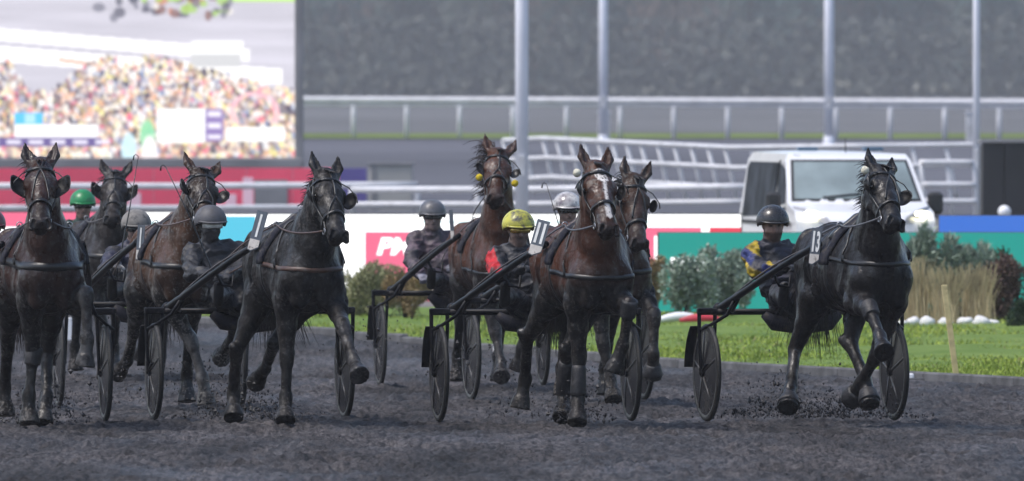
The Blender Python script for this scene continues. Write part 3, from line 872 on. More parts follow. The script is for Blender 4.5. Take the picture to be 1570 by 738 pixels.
# ------------------------------------------------------------------ giant screen with its race picture
SY = 246.0
def paint():
    """the picture on the screen, in photograph pixels from (-400,-200) to (452,243), 2 px per cell"""
    W, Hh = 426, 222; r = np.random.default_rng(99)
    yy_, xx_ = np.mgrid[0:Hh, 0:W]; px = -400 + xx_ * 2.0; py = -200 + yy_ * 2.0
    P = np.stack([px.ravel() * .004, py.ravel() * .05, 0 * px.ravel()], 1)
    im = (np.array([.60, .58, .66])[None, None] * (.85 + .3 * fnoise(P, 1.5, 4, 4).reshape(Hh, W)[..., None])).astype(float)
    im[(py < 4) & (px > 340)] = (.55, .8, .25)
    def blob(cx, cy, rx, ry, c, a=1.0):
        x0, x1 = int((cx - rx * 2 + 400) / 2), int((cx + rx * 2 + 400) / 2) + 1; y0, y1 = int((cy - ry * 2 + 200) / 2), int((cy + ry * 2 + 200) / 2) + 1
        x0, y0 = max(x0, 0), max(y0, 0)
        if x1 <= x0 or y1 <= y0: return
        g = np.clip(1.3 - np.sqrt(((px[y0:y1, x0:x1] - cx) / rx) ** 2 + ((py[y0:y1, x0:x1] - cy) / ry) ** 2), 0, .3) / .3 * a
        im[y0:y1, x0:x1] = im[y0:y1, x0:x1] * (1 - g[..., None]) + np.array(c) * g[..., None]
    def band(x0, y0, x1, y1, wd, c):
        t = np.clip((px - x0) / (x1 - x0), 0, 1); m = (np.abs(py - (y0 + (y1 - y0) * t)) < wd) & (px >= min(x0, x1)) & (px <= max(x0, x1)); im[m] = c
    band(-400, 20, 380, 85, 10, (.95, .93, .95)); band(-400, 50, 430, 118, 12, (1, .98, .98)); band(90, 92, 180, 104, 3, (.75, .52, .42)); band(-400, -120, 452, -60, 14, (.55, .75, .3)); band(-400, -150, 452, -110, 10, (.9, .9, .92))
    HC = [(.25, .12, .10), (.6, .25, .15), (.85, .8, .75), (.1, .1, .14), (.4, .6, .15), (.2, .2, .25)]
    for i in range(90): blob(r.uniform(145, 350), r.uniform(-40, 30) * (.6 + .4 * r.random()), r.uniform(3, 9), r.uniform(3, 8), HC[r.integers(0, 6)], .8)
    im[(px > 285) & (px < 372) & (py > 62) & (py < 84) & (px - 285 > (84 - py) * .4)] = (1, 1, 1); im[(px > 290) & (px < 368) & (py >= 84) & (py < 104)] = (.62, .62, .64)
    CP = [(1, .93, .85), (1, .85, .62), (.98, .65, .5), (.16, .13, .17), (.1, .09, .13), (.3, .18, .16), (.9, .5, .3), (1, 1, 1), (.55, .42, .4), (.95, .85, .35), (.85, .2, .3), (.3, .36, .55), (1, .9, .9), (.2, .16, .2), (.45, .35, .2)]
    for i in range(8000):
        x = r.uniform(-400, 452); lim = 118 + (38 * math.sin(x * .02 + 1.0) if x < 180 else -22 * math.cos((x - 235) * .012)) - 60 * math.exp(-((x - 10) / 30) ** 2) - 15 * math.exp(-((x - 235) / 30) ** 2)
        lim = min(max(lim, 55), 140)
        y = lim + (245 - lim) * r.random() ** .9
        s = r.uniform(1.8, 4.2) * (.7 + .5 * (y - 60) / 180); blob(x, y, s, s * r.uniform(.9, 1.6), CP[r.integers(0, len(CP))], r.uniform(.6, .95))
    for i in range(3): blob(r.uniform(160, 235), r.uniform(190, 235), 10, 22, ((.25, .7, .4), (.6, .85, .95), (1, .95, .95))[i], .9)
    def rect(x0, y0, x1, y1, c): im[(px >= x0) & (px < x1) & (py >= y0) & (py < y1)] = c
    rect(22, 174, 66, 193, (.12, .55, .9)); rect(38, 176, 54, 190, (.45, .75, .95)); rect(22, 192, 150, 212, (1, .98, 1)); rect(-30, 212, 155, 226, (.16, .12, .32))
    for x in range(-24, 150, 34): rect(x, 215, x + 22, 222, (.8, .76, .9))
    rect(240, 168, 314, 219, (1, 1, 1)); rect(240, 184, 314, 186, (.82, .8, .84)); rect(240, 201, 314, 203, (.82, .8, .84)); rect(314, 168, 342, 217, (.30, .22, .48))
    for y in (172, 190, 207): rect(318, y, 338, y + 7, (.85, .8, .92))
    rect(345, 195, 436, 218, (1, .98, .98)); rect(-360, 165, -120, 222, (.95, .95, .98)); rect(-340, 200, -140, 220, (.16, .12, .32))
    rg = np.sqrt(((px - 388) / 34) ** 2 + ((py - 172) / 28) ** 2); m = (np.abs(rg - 1) < .13) & (py < 190); im[m] = im[m] * .25 + np.array([1, .55, .62]) * .75
    return np.clip(im, 0, 1) ** 1.0, W, Hh


im, W, Hh = paint()
o0 = at(-400, -200, SY); o1 = at(452, 242, SY)
root = tag(empty('giant_screen', ((o0.x + o1.x) / 2, SY, gz(SY))), 'giant lit screen at the upper left showing a crowd and a race', 'screen')
ox = (o0.x + o1.x) / 2
gx_ = np.linspace(o0.x - ox, o1.x - ox, W); gy_ = np.linspace(o0.z - gz(SY), o1.z - gz(SY), Hh)
Xs, Zs = np.meshgrid(gx_, gy_)
Vs = np.stack([Xs, 0 * Xs - .02, Zs], -1).reshape(-1, 3); I = np.arange(W * Hh).reshape(Hh, W)
Qs = np.stack([I[:-1, :-1], I[1:, :-1], I[1:, 1:], I[:-1, 1:]], -1).reshape(-1, 4)
scm = M('screen_picture', (0, 0, 0), .4, .2, 0.0, 1, attr='coat', emit=(1, 1, 1), es=.64)
scm.node_tree.nodes['Principled BSDF'].inputs['Base Color'].default_value = (.01, .01, .01, 1)
for l in list(scm.node_tree.links):
    if l.to_socket.name == 'Base Color': scm.node_tree.links.remove(l)
link('picture', np_mesh('picture', Vs, Qs, scm, False, {'coat': im.reshape(-1, 3)}), root)
MS['frame'] = M('screen_frame_grey', (.20, .20, .21), .6, .3, .15, 1)
zt, zb_ = gy_[0], gy_[-1]
MB().box((gx_[-1] + .11, .1, (zt + zb_) / 2), (.18, .5, zt - zb_ + .6), bev=.02).build('side_frame', MS['frame'], root)
MB().box((gx_[0] - .11, .1, (zt + zb_) / 2), (.18, .5, zt - zb_ + .6), bev=.02).build('side_frame', MS['frame'], root)
MB().box((0, .1, zb_ - .13), (gx_[-1] - gx_[0] + .4, .6, .22), bev=.02).build('bottom_frame', MS['frame'], root)
MB().box((0, .1, zt + .17), (gx_[-1] - gx_[0] + .4, .6, .3), bev=.02).build('top_frame', MS['frame'], root)
MB().box((0, .45, (zt + zb_) / 2), (gx_[-1] - gx_[0], .4, zt - zb_)).build('back_casing', MS['case'], root)
for x in (gx_[0] + 1.5, gx_[-1] - 1.5): MB().box((x, .5, zb_ / 2 - .15), (.4, .4, zb_ + .2), bev=.02).build('leg', MS['frame'], root)

# pink hoarding below the screen with pale print
MS['pinkh'] = M('pink_hoarding_print', (.82, .085, .15), .6, .3, .12, .6)
MS['lilac'] = M('violet_hoarding_print', (.10, .08, .26), .6, .3, .12, .6)
MS['printw'] = M('pale_hoarding_print', (.85, .55, .62), .6, .3, .12, .6)
MS['greyb'] = M('beige_cabin_wall', (.36, .35, .33), .8, .2, .1, 1)
HY = 236.0
a = at(-120, 330, HY); b = at(562, 258, HY); cx = (a.x + b.x) / 2
root = tag(empty('hoarding', (cx, HY, gz(HY))), 'long pink hoarding standing below the giant screen', 'hoarding')
z0 = gz(HY)
xe = at(520, 258, HY).x; n = 9; step = (xe - a.x) / n
for k in range(n): MB().box((a.x - cx + step * (k + .5), 0, (b.z - z0) / 2), (step - .012, .06, b.z - z0), bev=.004).build('panel', MS['pinkh'], root)
MB().box(((xe + b.x) / 2 - cx, -.004, (b.z - z0) / 2), (b.x - xe, .06, b.z - z0), bev=.004).build('panel', MS['lilac'], root)
for px0, px1, py0, py1 in ((195, 216, 296, 330), (345, 362, 298, 330), (372, 388, 272, 330)):
    p = at(px0, py1, HY - .04); q = at(px1, py0, HY - .04); MB().box(((p.x + q.x) / 2 - cx, -.036, (p.z + q.z) / 2 - z0), (q.x - p.x, .008, q.z - p.z)).build('pale_print', MS['printw'], root)
p = at(390, 322, HY); q = at(441, 276, HY); MB().box(((p.x + q.x) / 2 - cx, -.05, (p.z + q.z) / 2 - z0), (q.x - p.x, .03, q.z - p.z), bev=.004).build('grey_panel', MS['frame'], root)
# cabin right of the hoarding
a = at(566, 330, 232); b = at(632, 250, 232); zz = gz(232)
root = tag(empty('site_cabin', ((a.x + b.x) / 2, 232, zz)), 'small beige cabin beside the violet end of the hoarding', 'cabin')
w = b.x - a.x; h_ = b.z - zz
MB().box((0, .8, h_ / 2 - .03), (w, 1.6, h_ - .06), bev=.02).build('wall', MS['greyb'], root); MB().box((0, .8, h_ - .02), (w + .08, 1.7, .06), bev=.01).build('roof', MS['frame'], root)
MB().box((-w * .4, -.012, h_ * .5), (.10, .03, h_ * .96)).build('corner_post', MS['frame'], root)

# dark box at the right with a pale ball before it
MS['blackb'] = M('black_cladding', (.016, .016, .02), .5, .4, .2, 1)
a = at(1506, 345, 170); b = at(1640, 219, 170); zz = gz(170)
root = tag(empty('dark_kiosk', ((a.x + b.x) / 2, 170, zz)), 'tall dark clad kiosk cut by the right edge', 'kiosk'); w = b.x - a.x; h_ = b.z - zz
n = 4
for k in range(n): MB().box((-w / 2 + w / n * (k + .5), -.02 * (k % 2), h_ / 2), (w / n - .01, .06, h_), bev=.004).build('panel', MS['blackb'], root)
MB().box((0, .6, h_ / 2 - .01), (w - .02, 1.1, h_ - .04)).build('carcass', MS['blackb'], root)
MB().box((0, .55, h_ + .02), (w + .06, 1.25, .05), bev=.01).build('roof', MS['frame'], root)
p = at(1540, 325, 160)
root = tag(empty('ball_lamp', (p.x, 160, gz(160))), 'pale ball lamp on a short post before the dark kiosk', 'lamp')
zz = p.z - gz(160); MB().ball((0, 0, zz), .10, 16, 10).build('globe', MS['white'], root, True); MB().tube([(0, 0, 0), (0, 0, zz - .08)], .025, 8).build('post', MS['mast'], root, True)

# ------------------------------------------------------------------ white van facing the track
VY = 139.0
MV = dict(body=M('van_white_paint', (.72, .72, .74), .28, .5, .05, 1.5, coat=.5, mud=.1, mudc=(.4, .4, .4), muds=3), glass=M('van_glass', (.03, .034, .042), .55, .06, .6, 2), screen=M('van_windscreen_glass', (.20, .245, .25), .08, .7, .25, 1.5), black=M('van_black_plastic', (.02, .02, .022), .5, .4, .2, 10), tyre=MT['tyre'] if 'tyre' in globals() else None, lamp=led('headlamp_lit', (1, .93, .55), 14.0), rim=M('van_wheel_steel', (.3, .3, .32), .4, .5, .1, 10, metal=.8), red=M('red_glow_paint', (.75, .10, .16), .4, .4, .1, 2), amber=M('beacon_blue_grey', (.05, .10, .16), .3, .5, .1, 5))
SCV = FPX / VY
vc = at(1330, 300, VY - 0.0)
vz = gz(VY)
root = tag(empty('white_van', (vc.x, VY, vz), R(8)), 'white van with lit headlamps parked behind the green board', 'van')
# side profile (length along +y going away from the camera, height z), cross-width varies with height
prof = [(-.02, .30), (-.04, .62), (.02, .98), (.16, 1.10), (.72, 1.22), (1.42, 1.82), (1.62, 1.90), (4.6, 1.94), (4.72, 1.85), (4.78, .95), (4.76, .30)]
def hw(z, y=2.0): return .97 - max(0, z - 1.0) * .13 - (.05 if z < .45 else 0) - max(0, .35 - y) * .10 * (z > .5) - max(0, z - 1.8) * .5
V = []; Fc = []
K = 9
for (y, z_) in prof:
    for j in range(K):
        u = -1 + 2 * j / (K - 1); bow = .10 * (u * u) if y < 1.5 else 0
        crown = -.02 * u * u if z_ > 1.7 else 0
        V.append((u * hw(z_, y), y + bow, z_ + crown))
m_ = len(prof)
for i in range(m_ - 1):
    for j in range(K - 1): Fc.append((i * K + j, i * K + j + 1, (i + 1) * K + j + 1, (i + 1) * K + j))
Fc.append(tuple(i * K for i in range(m_))); Fc.append(tuple(i * K + K - 1 for i in range(m_ - 1, -1, -1)))
Fc.append(tuple([j for j in range(K)][::-1]) + tuple((m_ - 1) * K + j for j in range(K)))
vb = MB().add(V, Fc); vbo = vb.build('body_shell', MV['body'], root, 'auto')
vbo.data.set_sharp_from_angle(angle=R(28))
# windscreen: bowed panel laid over the raked front
def fr(u, y, z_, off=.012): return Vector((u * (hw(z_, y)), y + .10 * u * u - off, z_ + off * .8))
V = []; n_ = 10
for i in range(5):
    t = i / 4; y = .79 + (1.36 - .79) * t; z_ = 1.27 + (1.765 - 1.27) * t
    for j in range(n_ + 1):
        u = (-1 + 2 * j / n_) * (.90 - .03 * t); V.append(fr(u, y, z_))
Fc = [(i * (n_ + 1) + j, i * (n_ + 1) + j + 1, (i + 1) * (n_ + 1) + j + 1, (i + 1) * (n_ + 1) + j) for i in range(4) for j in range(n_)]
MB().add(V, Fc).build('windscreen', MV['screen'], root, True)  # base colour kept pale to stand in for the sky's reflection
V = []
for i in range(3):
    t = i / 2; y = .75 + (1.40 - .75) * t; z_ = 1.235 + (1.80 - 1.235) * t
    for j in range(n_ + 1): V.append(fr((-1 + 2 * j / n_) * (.945 - .03 * t), y, z_, .006))
MB().add(V, [(i * (n_ + 1) + j, i * (n_ + 1) + j + 1, (i + 1) * (n_ + 1) + j + 1, (i + 1) * (n_ + 1) + j) for i in range(2) for j in range(n_)]).build('windscreen_surround', MV['black'], root, True)
MB().tube([fr(-.5, .80, 1.275, .03), fr(.2, .86, 1.33, .035)], .012, 6).build('wiper', MV['black'], root, True)
def side_panel(name, poly, mat, off, sgn=-1):
    V = [(sgn * (hw(z_, y) + off), y, z_) for y, z_ in poly]; V2 = [(sgn * (hw(z_, y) + off - .02), y, z_) for y, z_ in poly]; k = len(poly)
    return MB().add(V + V2, [tuple(range(k)), tuple(range(2 * k - 1, k - 1, -1))] + [(i, (i + 1) % k, k + (i + 1) % k, k + i) for i in range(k)]).build(name, mat, root)
for sgn in (-1, 1):
    side_panel('front_window', [(1.0, 1.22), (1.42, 1.68), (1.72, 1.74), (1.74, 1.18)], MV['glass'], .008, sgn)
    side_panel('door_seam', [(1.86, .5), (1.86, 1.80), (1.89, 1.80), (1.89, .5)], MV['black'], .007, sgn)
    side_panel('side_moulding', [(.5, .92), (.5, .97), (4.6, 1.0), (4.6, .95)], MV['black'], .009, sgn)
    side_panel('rear_window', [(1.98, 1.06), (1.98, 1.77), (4.3, 1.79), (4.45, 1.71), (4.45, 1.04)], MV['glass'], .008, sgn)
    side_panel('red_glow_stripe', [(.5, .50), (.5, .82), (2.6, .86), (2.2, .50)], MV['red'], .006, sgn)  # red band stands in for the pink glow low on the van side
    MB().box((sgn * (hw(1.2) + .16), 1.02, 1.22), (.20, .14, .30), bev=.04).build('mirror', MV['black'], root)
    MB().box((sgn * (hw(1.2) + .03), 1.04, 1.14), (.12, .06, .05), bev=.01).build('mirror_arm', MV['black'], root)
    V = [fr(sgn * u, y, z_, .02) for u, y, z_ in ((.50, -.02, .92), (.95, .10, .97), (.98, .45, 1.17), (.82, .22, 1.13), (.58, .04, 1.02))]
    MB().add(V, [(0, 1, 2, 3, 4)]).build('headlamp_glass', MV['rim'], root)
    MB().ball(fr(sgn * .80, .04, 1.03, .06), (.10, .025, .035), 12, 8).build('headlamp', MV['lamp'], root, True)
    for y in (.82, 3.9):
        wv = MB(); wv.lathe([(.20, -.10), (.31, -.11), (.335, -.06), (.335, .06), (.31, .11), (.20, .10)], (sgn * .86, y, .335), 'x', 24); wo = wv.build('wheel', MT['tyre'] if 'tyre' in MT else MV['black'], root, True)
        wv = MB(); wv.lathe([(.001, sgn * .07), (.19, sgn * .08), (.205, sgn * .10), (.205, -sgn * .1)], (sgn * .86, y, .335), 'x', 20); wv.build('rim', MV['rim'], wo, 'auto')
    MB().box((sgn * .45, 1.75 + .4, 1.95), (.28, .16, .05), bev=.015).build('roof_beacon', MV['amber'], root)
MB().box((0, -.06, .46), (1.75, .08, .26), bev=.03).build('bumper', MV['black'], root); MB().box((0, -.055, .80), (1.0, .05, .14), bev=.02).build('grille', MV['black'], root)
MB().box((0, -.108, .47), (.52, .012, .11), bev=.003).build('number_plate', MS['white'], root)
MB().tube([(0, 1.7, 1.9), (.0, 1.75, 2.10)], .008, 6).build('aerial', MV['black'], root, True)


# ------------------------------------------------------------------ builders of the trotters

def coat_mat(name, rough, mudc):
    m = M(name, (0, 0, 0), rough, .30, .35, 5.0, bump=.5, bs=24, attr='coat', mud=.10, mudc=mudc, muds=11)
    n = m.node_tree; b = n.nodes['Principled BSDF']
    z = n.nodes.new('ShaderNodeTexNoise'); z.inputs['Scale'].default_value = 6.0; z.inputs['Detail'].default_value = 7.0; z.inputs['Roughness'].default_value = .7
    tc = [q for q in n.nodes if q.type == 'TEX_COORD'][0]; mp = n.nodes.new('ShaderNodeMapping'); mp.inputs['Scale'].default_value = (1.3, 1.3, .6)
    n.links.new(tc.outputs['Object'], mp.inputs[0]); n.links.new(mp.outputs[0], z.inputs['Vector'])
    mr = n.nodes.new('ShaderNodeMapRange'); mr.inputs[1].default_value = .38; mr.inputs[2].default_value = .62; mr.inputs[3].default_value = rough - .06; mr.inputs[4].default_value = rough + .26
    n.links.new(z.outputs[0], mr.inputs[0]); n.links.new(mr.outputs[0], b.inputs['Roughness'])
    sp = n.nodes.new('ShaderNodeMapRange'); sp.inputs[1].default_value = .4; sp.inputs[2].default_value = .62; sp.inputs[3].default_value = .42; sp.inputs[4].default_value = .05
    n.links.new(z.outputs[0], sp.inputs[0]); n.links.new(sp.outputs[0], b.inputs['Specular IOR Level'])
    # fine mud splatter
    w = n.nodes.new('ShaderNodeTexNoise'); w.inputs['Scale'].default_value = 48.0; w.inputs['Detail'].default_value = 3.0
    w2 = n.nodes.new('ShaderNodeTexNoise'); w2.inputs['Scale'].default_value = 3.5; w2.inputs['Detail'].default_value = 4.0
    for q in (w, w2): n.links.new(tc.outputs['Object'], q.inputs['Vector'])
    ad = n.nodes.new('ShaderNodeMath'); ad.operation = 'MULTIPLY_ADD'; ad.inputs[1].default_value = .55; n.links.new(w2.outputs[0], ad.inputs[0]); n.links.new(w.outputs[0], ad.inputs[2])
    rp = n.nodes.new('ShaderNodeValToRGB'); rp.color_ramp.elements[0].position = .86; rp.color_ramp.elements[1].position = .94; n.links.new(ad.outputs[0], rp.inputs[0])
    old = [l for l in n.links if l.to_node == b and l.to_socket.name == 'Base Color'][0].from_socket
    mm = n.nodes.new('ShaderNodeMix'); mm.data_type = 'RGBA'; n.links.new(rp.outputs[0], mm.inputs['Factor']); n.links.new(old, mm.inputs[6]); mm.inputs[7].default_value = (mudc[0] * 1.35, mudc[1] * 1.3, mudc[2] * 1.25, 1)
    n.links.new(mm.outputs[2], b.inputs['Base Color'])
    return m


class Horse:
    pass


def loc_ray(iw, px, py):
    return iw @ CAM, (iw.to_3x3() @ ray(px, py)).normalized()


def on_plane_x(iw, px, py, xl):
    o, d = loc_ray(iw, px, py)
    return o + d * ((xl - o.x) / d.x)


def on_ray(iw, P, px, py, ln, near=True):
    o, d = loc_ray(iw, px, py)
    P = Vector(P); t0 = (P - o).dot(d); m = (o + d * t0 - P).length
    h = math.sqrt(max(ln * ln - m * m, 0.0))
    if m > ln:                      # too far off the sight line: keep the bone's length
        q = o + d * t0
        return P + (q - P).normalized() * ln
    return o + d * (t0 - h if near else t0 + h)


def strap(F, pts, w, off=.006, th=.005, close=False, sub=6):
    """strap laid on the body's surface through pts"""
    P = []
    n = len(pts); pts = [Vector(p) for p in pts]
    for i in range(n if close else n - 1):
        for k in range(sub): P.append(pts[i].lerp(pts[(i + 1) % n], k / sub))
    if not close: P.append(pts[-1])
    p, g = F.hug(P, off)
    for _ in range(2):
        q = p.copy(); q[1:-1] = (p[:-2] + 2 * p[1:-1] + p[2:]) / 4; p = q
    return p, g


def make_horse(S):
    H = Horse(); H.S = S
    sca = S.get('scale', 1.0)
    Yax = 28080.0 / (S['bot'] - HOR)
    th = R(S['yaw'])
    hd = Vector((math.sin(th), -math.cos(th), 0))
    ax = at(S['mid'], HOR, Yax); ax.z = 0
    org = ax + hd * 2.35 + Vector((math.cos(th), math.sin(th), 0)) * S.get('side', 0.)
    H.ax = ax
    # local +x (forward) -> hd, local +y (the horse's left) -> image right
    rz = math.atan2(hd.y, hd.x)
    H.mw = Matrix.Translation(org) @ Matrix.Rotation(rz, 4, 'Z')
    iw = H.iw = H.mw.inverted(); H.rz = rz; H.org = org
    root = empty('trotting_horse', org, rz); H.root = root
    tag(root, S['label'], 'horse', 'trotters in the race')
    dz = S.get('dz', 0.0)
    F = Field((-1.65, -.62, -.06), (1.42, .62, 2.32), .0124)
    def Z(x, y, z): return (x, y, z + dz)
    B = (0, .07)        # (dark points, mud)
    # trunk: chest, ribs, loin, croup
    secs = [(.36, 1.13, .17, .20), (.16, 1.19, .215, .33), (-.12, 1.185, .265, .33), (-.45, 1.175, .29, .315), (-.75, 1.21, .27, .275), (-1.0, 1.25, .265, .25), (-1.22, 1.20, .19, .20)]
    for i in range(len(secs) - 1):
        (x0, z0, w0, h0), (x1, z1, w1, h1) = secs[i], secs[i + 1]
        F.prim(Z(x0, 0, z0), Z(x1, 0, z1), (w0 * 1.07, h0), (w1 * 1.07, h1), k=.06, c0=B, c1=B, capa=.12 if i == 0 else .02, capb=.12 if i == 5 else .02)
    F.prim(Z(.10, 0, 1.49), Z(-.22, 0, 1.485), (.05, .07), (.06, .06), k=.10, c0=B)      # withers
    F.prim(Z(-.85, 0, 1.45), Z(-1.12, 0, 1.42), (.10, .07), (.10, .07), k=.08, c0=B)   # croup
    for s in (-1, 1):
        F.prim(Z(.02, s * .12, 1.43), Z(.31, s * .135, 1.12), (.06, .11), (.085, .12), up=(1, 0, .6), k=.06, c0=B)       # shoulder blade
        F.prim(Z(.40, s * .085, 1.13), Z(.36, s * .10, .95), (.085, .08), (.07, .08), up=(1, 0, 0), k=.03, c0=B)        # breast muscle
        F.prim(Z(.05, s * .19, 1.05), Z(-.05, s * .15, 1.32), (.07, .12), (.05, .10), up=(1, 0, 0), k=.06, c0=B)
        F.prim(Z(-.98, s * .17, 1.36), Z(-1.12, s * .15, 1.20), (.09, .13), (.10, .14), up=(1, 0, 0), k=.06, c0=B)
    # ---- neck and head
    poll = on_plane_x(iw, *S['poll'], S.get('pollx', .60))
    HS = S.get('hs', 1.14)
    muz = on_ray(iw, poll, *S['muzzle'], .575 * HS, True)
    e = (muz - poll).normalized()
    hy = R(S.get('hyaw', 0)); g = Vector((math.cos(hy), math.sin(hy), .15))
    n = (g - e * g.dot(e)).normalized(); s_ = n.cross(e)
    rl = R(S.get('roll', 0))
    if rl: n = Matrix.Rotation(rl, 3, e) @ n; s_ = n.cross(e)
    hp = lambda t, d=0., l=0.: poll + (e * t + n * d + s_ * (l * 1.16)) * HS
    N0 = Vector(Z(.16, 0, 1.27)); N3 = hp(.055, -.095)
    N1 = N0.lerp(N3, .36) + Vector((.03, 0, -.02)); N2 = N0.lerp(N3, .72) + Vector((.015, 0, .015))
    cr = (-.8, 0, .6)
    Nn = (.15, .05)
    F.prim(N0, N1, (.19, .30), (.145, .235), up=cr, k=.06, c0=B, c1=Nn)
    F.prim(N1, N2, (.145, .235), (.112, .175), up=cr, k=.06, c0=Nn, c1=Nn)
    F.prim(N2, N3, (.112, .175), (.090, .125), up=cr, k=.05, c0=Nn, c1=(.2, .05))
    for s in (-1, 1):   # the groove between windpipe and neck muscle, the muscle to the breastbone
        F.prim(N3 + s_ * (s * .04), Vector(Z(.42, s * .05, 1.16)), (.035, .045), (.05, .05), k=.04, c0=Nn)
    def HPR(a_, b_, ra, rb, **kw):
        ra = ra if hasattr(ra, '__len__') else (ra, ra); rb = rb if hasattr(rb, '__len__') else (rb, rb)
        ra = (ra[0] * HS * 1.12, ra[1] * HS); rb = (rb[0] * HS * 1.12, rb[1] * HS)
        for q in ('capa', 'capb', 'k'):
            if q in kw: kw[q] *= HS
        F.prim(a_, b_, ra, rb, **kw)
    HB = (S.get('headdark', .15), .06); HM = (.75, .1)
    HPR(hp(.0, -.055), hp(.17, -.062), (.068, .070), (.086, .086), up=n, k=.03, c0=HB, tg='head')
    HPR(hp(.17, -.062), hp(.30, -.066), (.086, .086), (.064, .078), up=n, k=.03, c0=HB, tg='head')
    HPR(hp(.30, -.066), hp(.46, -.062), (.064, .078), (.047, .058), up=n, k=.03, c0=HB, c1=(.4, .1), tg='head')
    HPR(hp(.46, -.062), hp(.545, -.064), (.047, .058), (.056, .054), up=n, k=.03, c0=(.4, .1), c1=HM, capb=.03, tg='head')
    HPR(hp(.44, -.115), hp(.545, -.118), (.038, .03), (.036, .028), up=n, k=.02, c0=HM, capb=.025, tg='head')     # chin
    for s in (-1, 1):
        HPR(hp(.13, -.15, s * .045), hp(.24, -.145, s * .045), (.030, .080), (.026, .065), up=n, k=.03, c0=HB, tg='head')      # jowl
        HPR(hp(.24, -.15, s * .035), hp(.45, -.115, s * .022), (.022, .035), (.02, .026), up=n, k=.03, c0=HB, tg='head')     # jaw bar
        HPR(hp(.155, -.035, s * .075), hp(.205, -.040, s * .078), (.022, .024), (.018, .022), up=n, k=.02, c0=HB, tg='head')    # brow
        HPR(hp(.24, -.075, s * .072), hp(.35, -.072, s * .052), (.014, .016), (.012, .012), up=n, k=.025, c0=HB, tg='head')  # facial crest
        HPR(hp(.535, -.030, s * .040), hp(.575, -.060, s * .050), (.022, .022), (.018, .02), up=n, k=.014, c0=HM, tg='head')   # nostril wing
        HPR(hp(.548, -.022, s * .038), hp(.575, -.050, s * .046), (.011, .016), (.009, .012), up=n, k=.008, sub=True)
        HPR(hp(.19, -.055, s * .106), hp(.21, -.06, s * .104), .018, .018, k=.01, sub=True)
        # ear: a tapering shell, hollow in front
        ea = S.get('ears', (0, 0)); et = R(ea[0] if s < 0 else ea[1])
        b0 = hp(.0, -.035, s * .050)
        tip = b0 + (-e * .172 + n * .035 + s_ * (s * .035)) * HS + s_ * (math.sin(et) * .14) - e * ((math.cos(et) - 1) * .14)
        mid = b0.lerp(tip, .45) + s_ * (s * .012)
        HPR(b0, mid, (.028, .026), (.036, .024), up=n, k=.02, c0=(.45, .05), tg='ear')
        HPR(mid, tip, (.036, .024), (.007, .007), up=n, k=.012, c0=(.45, .05), c1=(.7, .05), tg='ear')
        HPR(b0.lerp(tip, .22) + n * .024, b0.lerp(tip, .80) + n * .014, (.019, .018), (.010, .010), up=n, k=.008, sub=True)
    # ---- limbs
    H.legs = {}
    LD0 = (.55, .08); LD1 = (.92, .35); LD2 = (1, .6)
    lm = S.get('legmud', {})
    for key in ('RF', 'LF', 'RH', 'LH'):
        s = -1 if key[0] == 'R' else 1
        sp = S['legs'].get(key)
        lift = lm.get(key, .14)
        c1 = (.9, lift); c2 = (1, lift)
        fx = (1, 0, 0)
        if key[1] == 'F':
            E0 = Vector(Z(.13, s * .155, .93)); ls = (.41, .30, .215)
            if sp is None: sp = [(.06, -.02), (-.02, -.03), (.05, -.06)]
        else:
            E0 = Vector(Z(-.80, s * .185, .97)); ls = (.46, .385, .225)
            if sp is None: sp = [(-.28, 0), (-.22, 0), (.03, 0)]
        E0 = E0 + Vector(S.get('el', {}).get(key, (0, 0, 0)))
        J = [E0]
        for q in range(3):
            w = sp[q]
            if len(w) == 3: J.append(on_ray(iw, J[-1], w[0], w[1], ls[q], w[2] > 0))
            else:          # offsets along x and y, the rest of the bone hangs down
                dx, dy = w; dzz = -math.sqrt(max(ls[q] ** 2 - dx * dx - dy * dy, 1e-4)); J.append(J[-1] + Vector((dx, dy, dzz)))
        for q in range(1, 4): J[q].z = max(J[q].z, (.10, .10, .0, -.012)[q])
        E, K, T, O = J
        ax1 = (K - E).normalized(); ax2 = (T - K).normalized(); ax3 = (O - T).normalized()
        def LPR(a_, b_, ra, rb, **kw):
            F.prim(a_, b_, (ra[0] * 1.24, ra[1] * 1.14), (rb[0] * 1.24, rb[1] * 1.14), **kw)
        if key[1] == 'F':
            LPR(Z(.29, s * .13, 1.12), E, (.085, .12), (.078, .105), up=fx, k=.05, c0=B, c1=LD0)
            LPR(E - ax1 * .02, E.lerp(K, .45), (.078, .098), (.058, .066), up=fx, k=.04, c0=LD0, c1=(.85, .1))
            LPR(E.lerp(K, .45), K, (.058, .066), (.041, .044), up=fx, k=.03, c0=(.85, .1), c1=c1)
            LPR(K - ax2 * .035, K + ax2 * .045, (.046, .048), (.042, .044), up=fx, k=.02, c0=c1)
            LPR(K, T, (.034, .040), (.031, .038), up=fx, k=.02, c0=c1, c1=c2)
        else:
            LPR(Z(-1.02, s * .13, 1.24), E, (.12, .22), (.105, .13), up=fx, k=.05, c0=B, c1=LD0)
            LPR(Z(-1.24, s * .10, 1.18), E.lerp(K, .35) + Vector((-.10, 0, .02)), (.10, .10), (.06, .06), up=fx, k=.05, c0=B, c1=LD0)
            LPR(E, E.lerp(K, .5), (.092, .125), (.062, .078), up=fx, k=.05, c0=LD0, c1=(.8, .1))
            LPR(E.lerp(K, .5), K, (.062, .078), (.042, .052), up=fx, k=.03, c0=(.8, .1), c1=c1)
            bk = (ax1 - ax2); bk = bk.normalized() if bk.length > .05 else Vector((-1, 0, 0))
            LPR(K + bk * .045 - ax2 * .045, K + ax2 * .06, (.03, .034), (.032, .042), up=fx, k=.03, c0=c1)
            LPR(K, T, (.036, .046), (.033, .042), up=fx, k=.02, c0=c1, c1=c2)
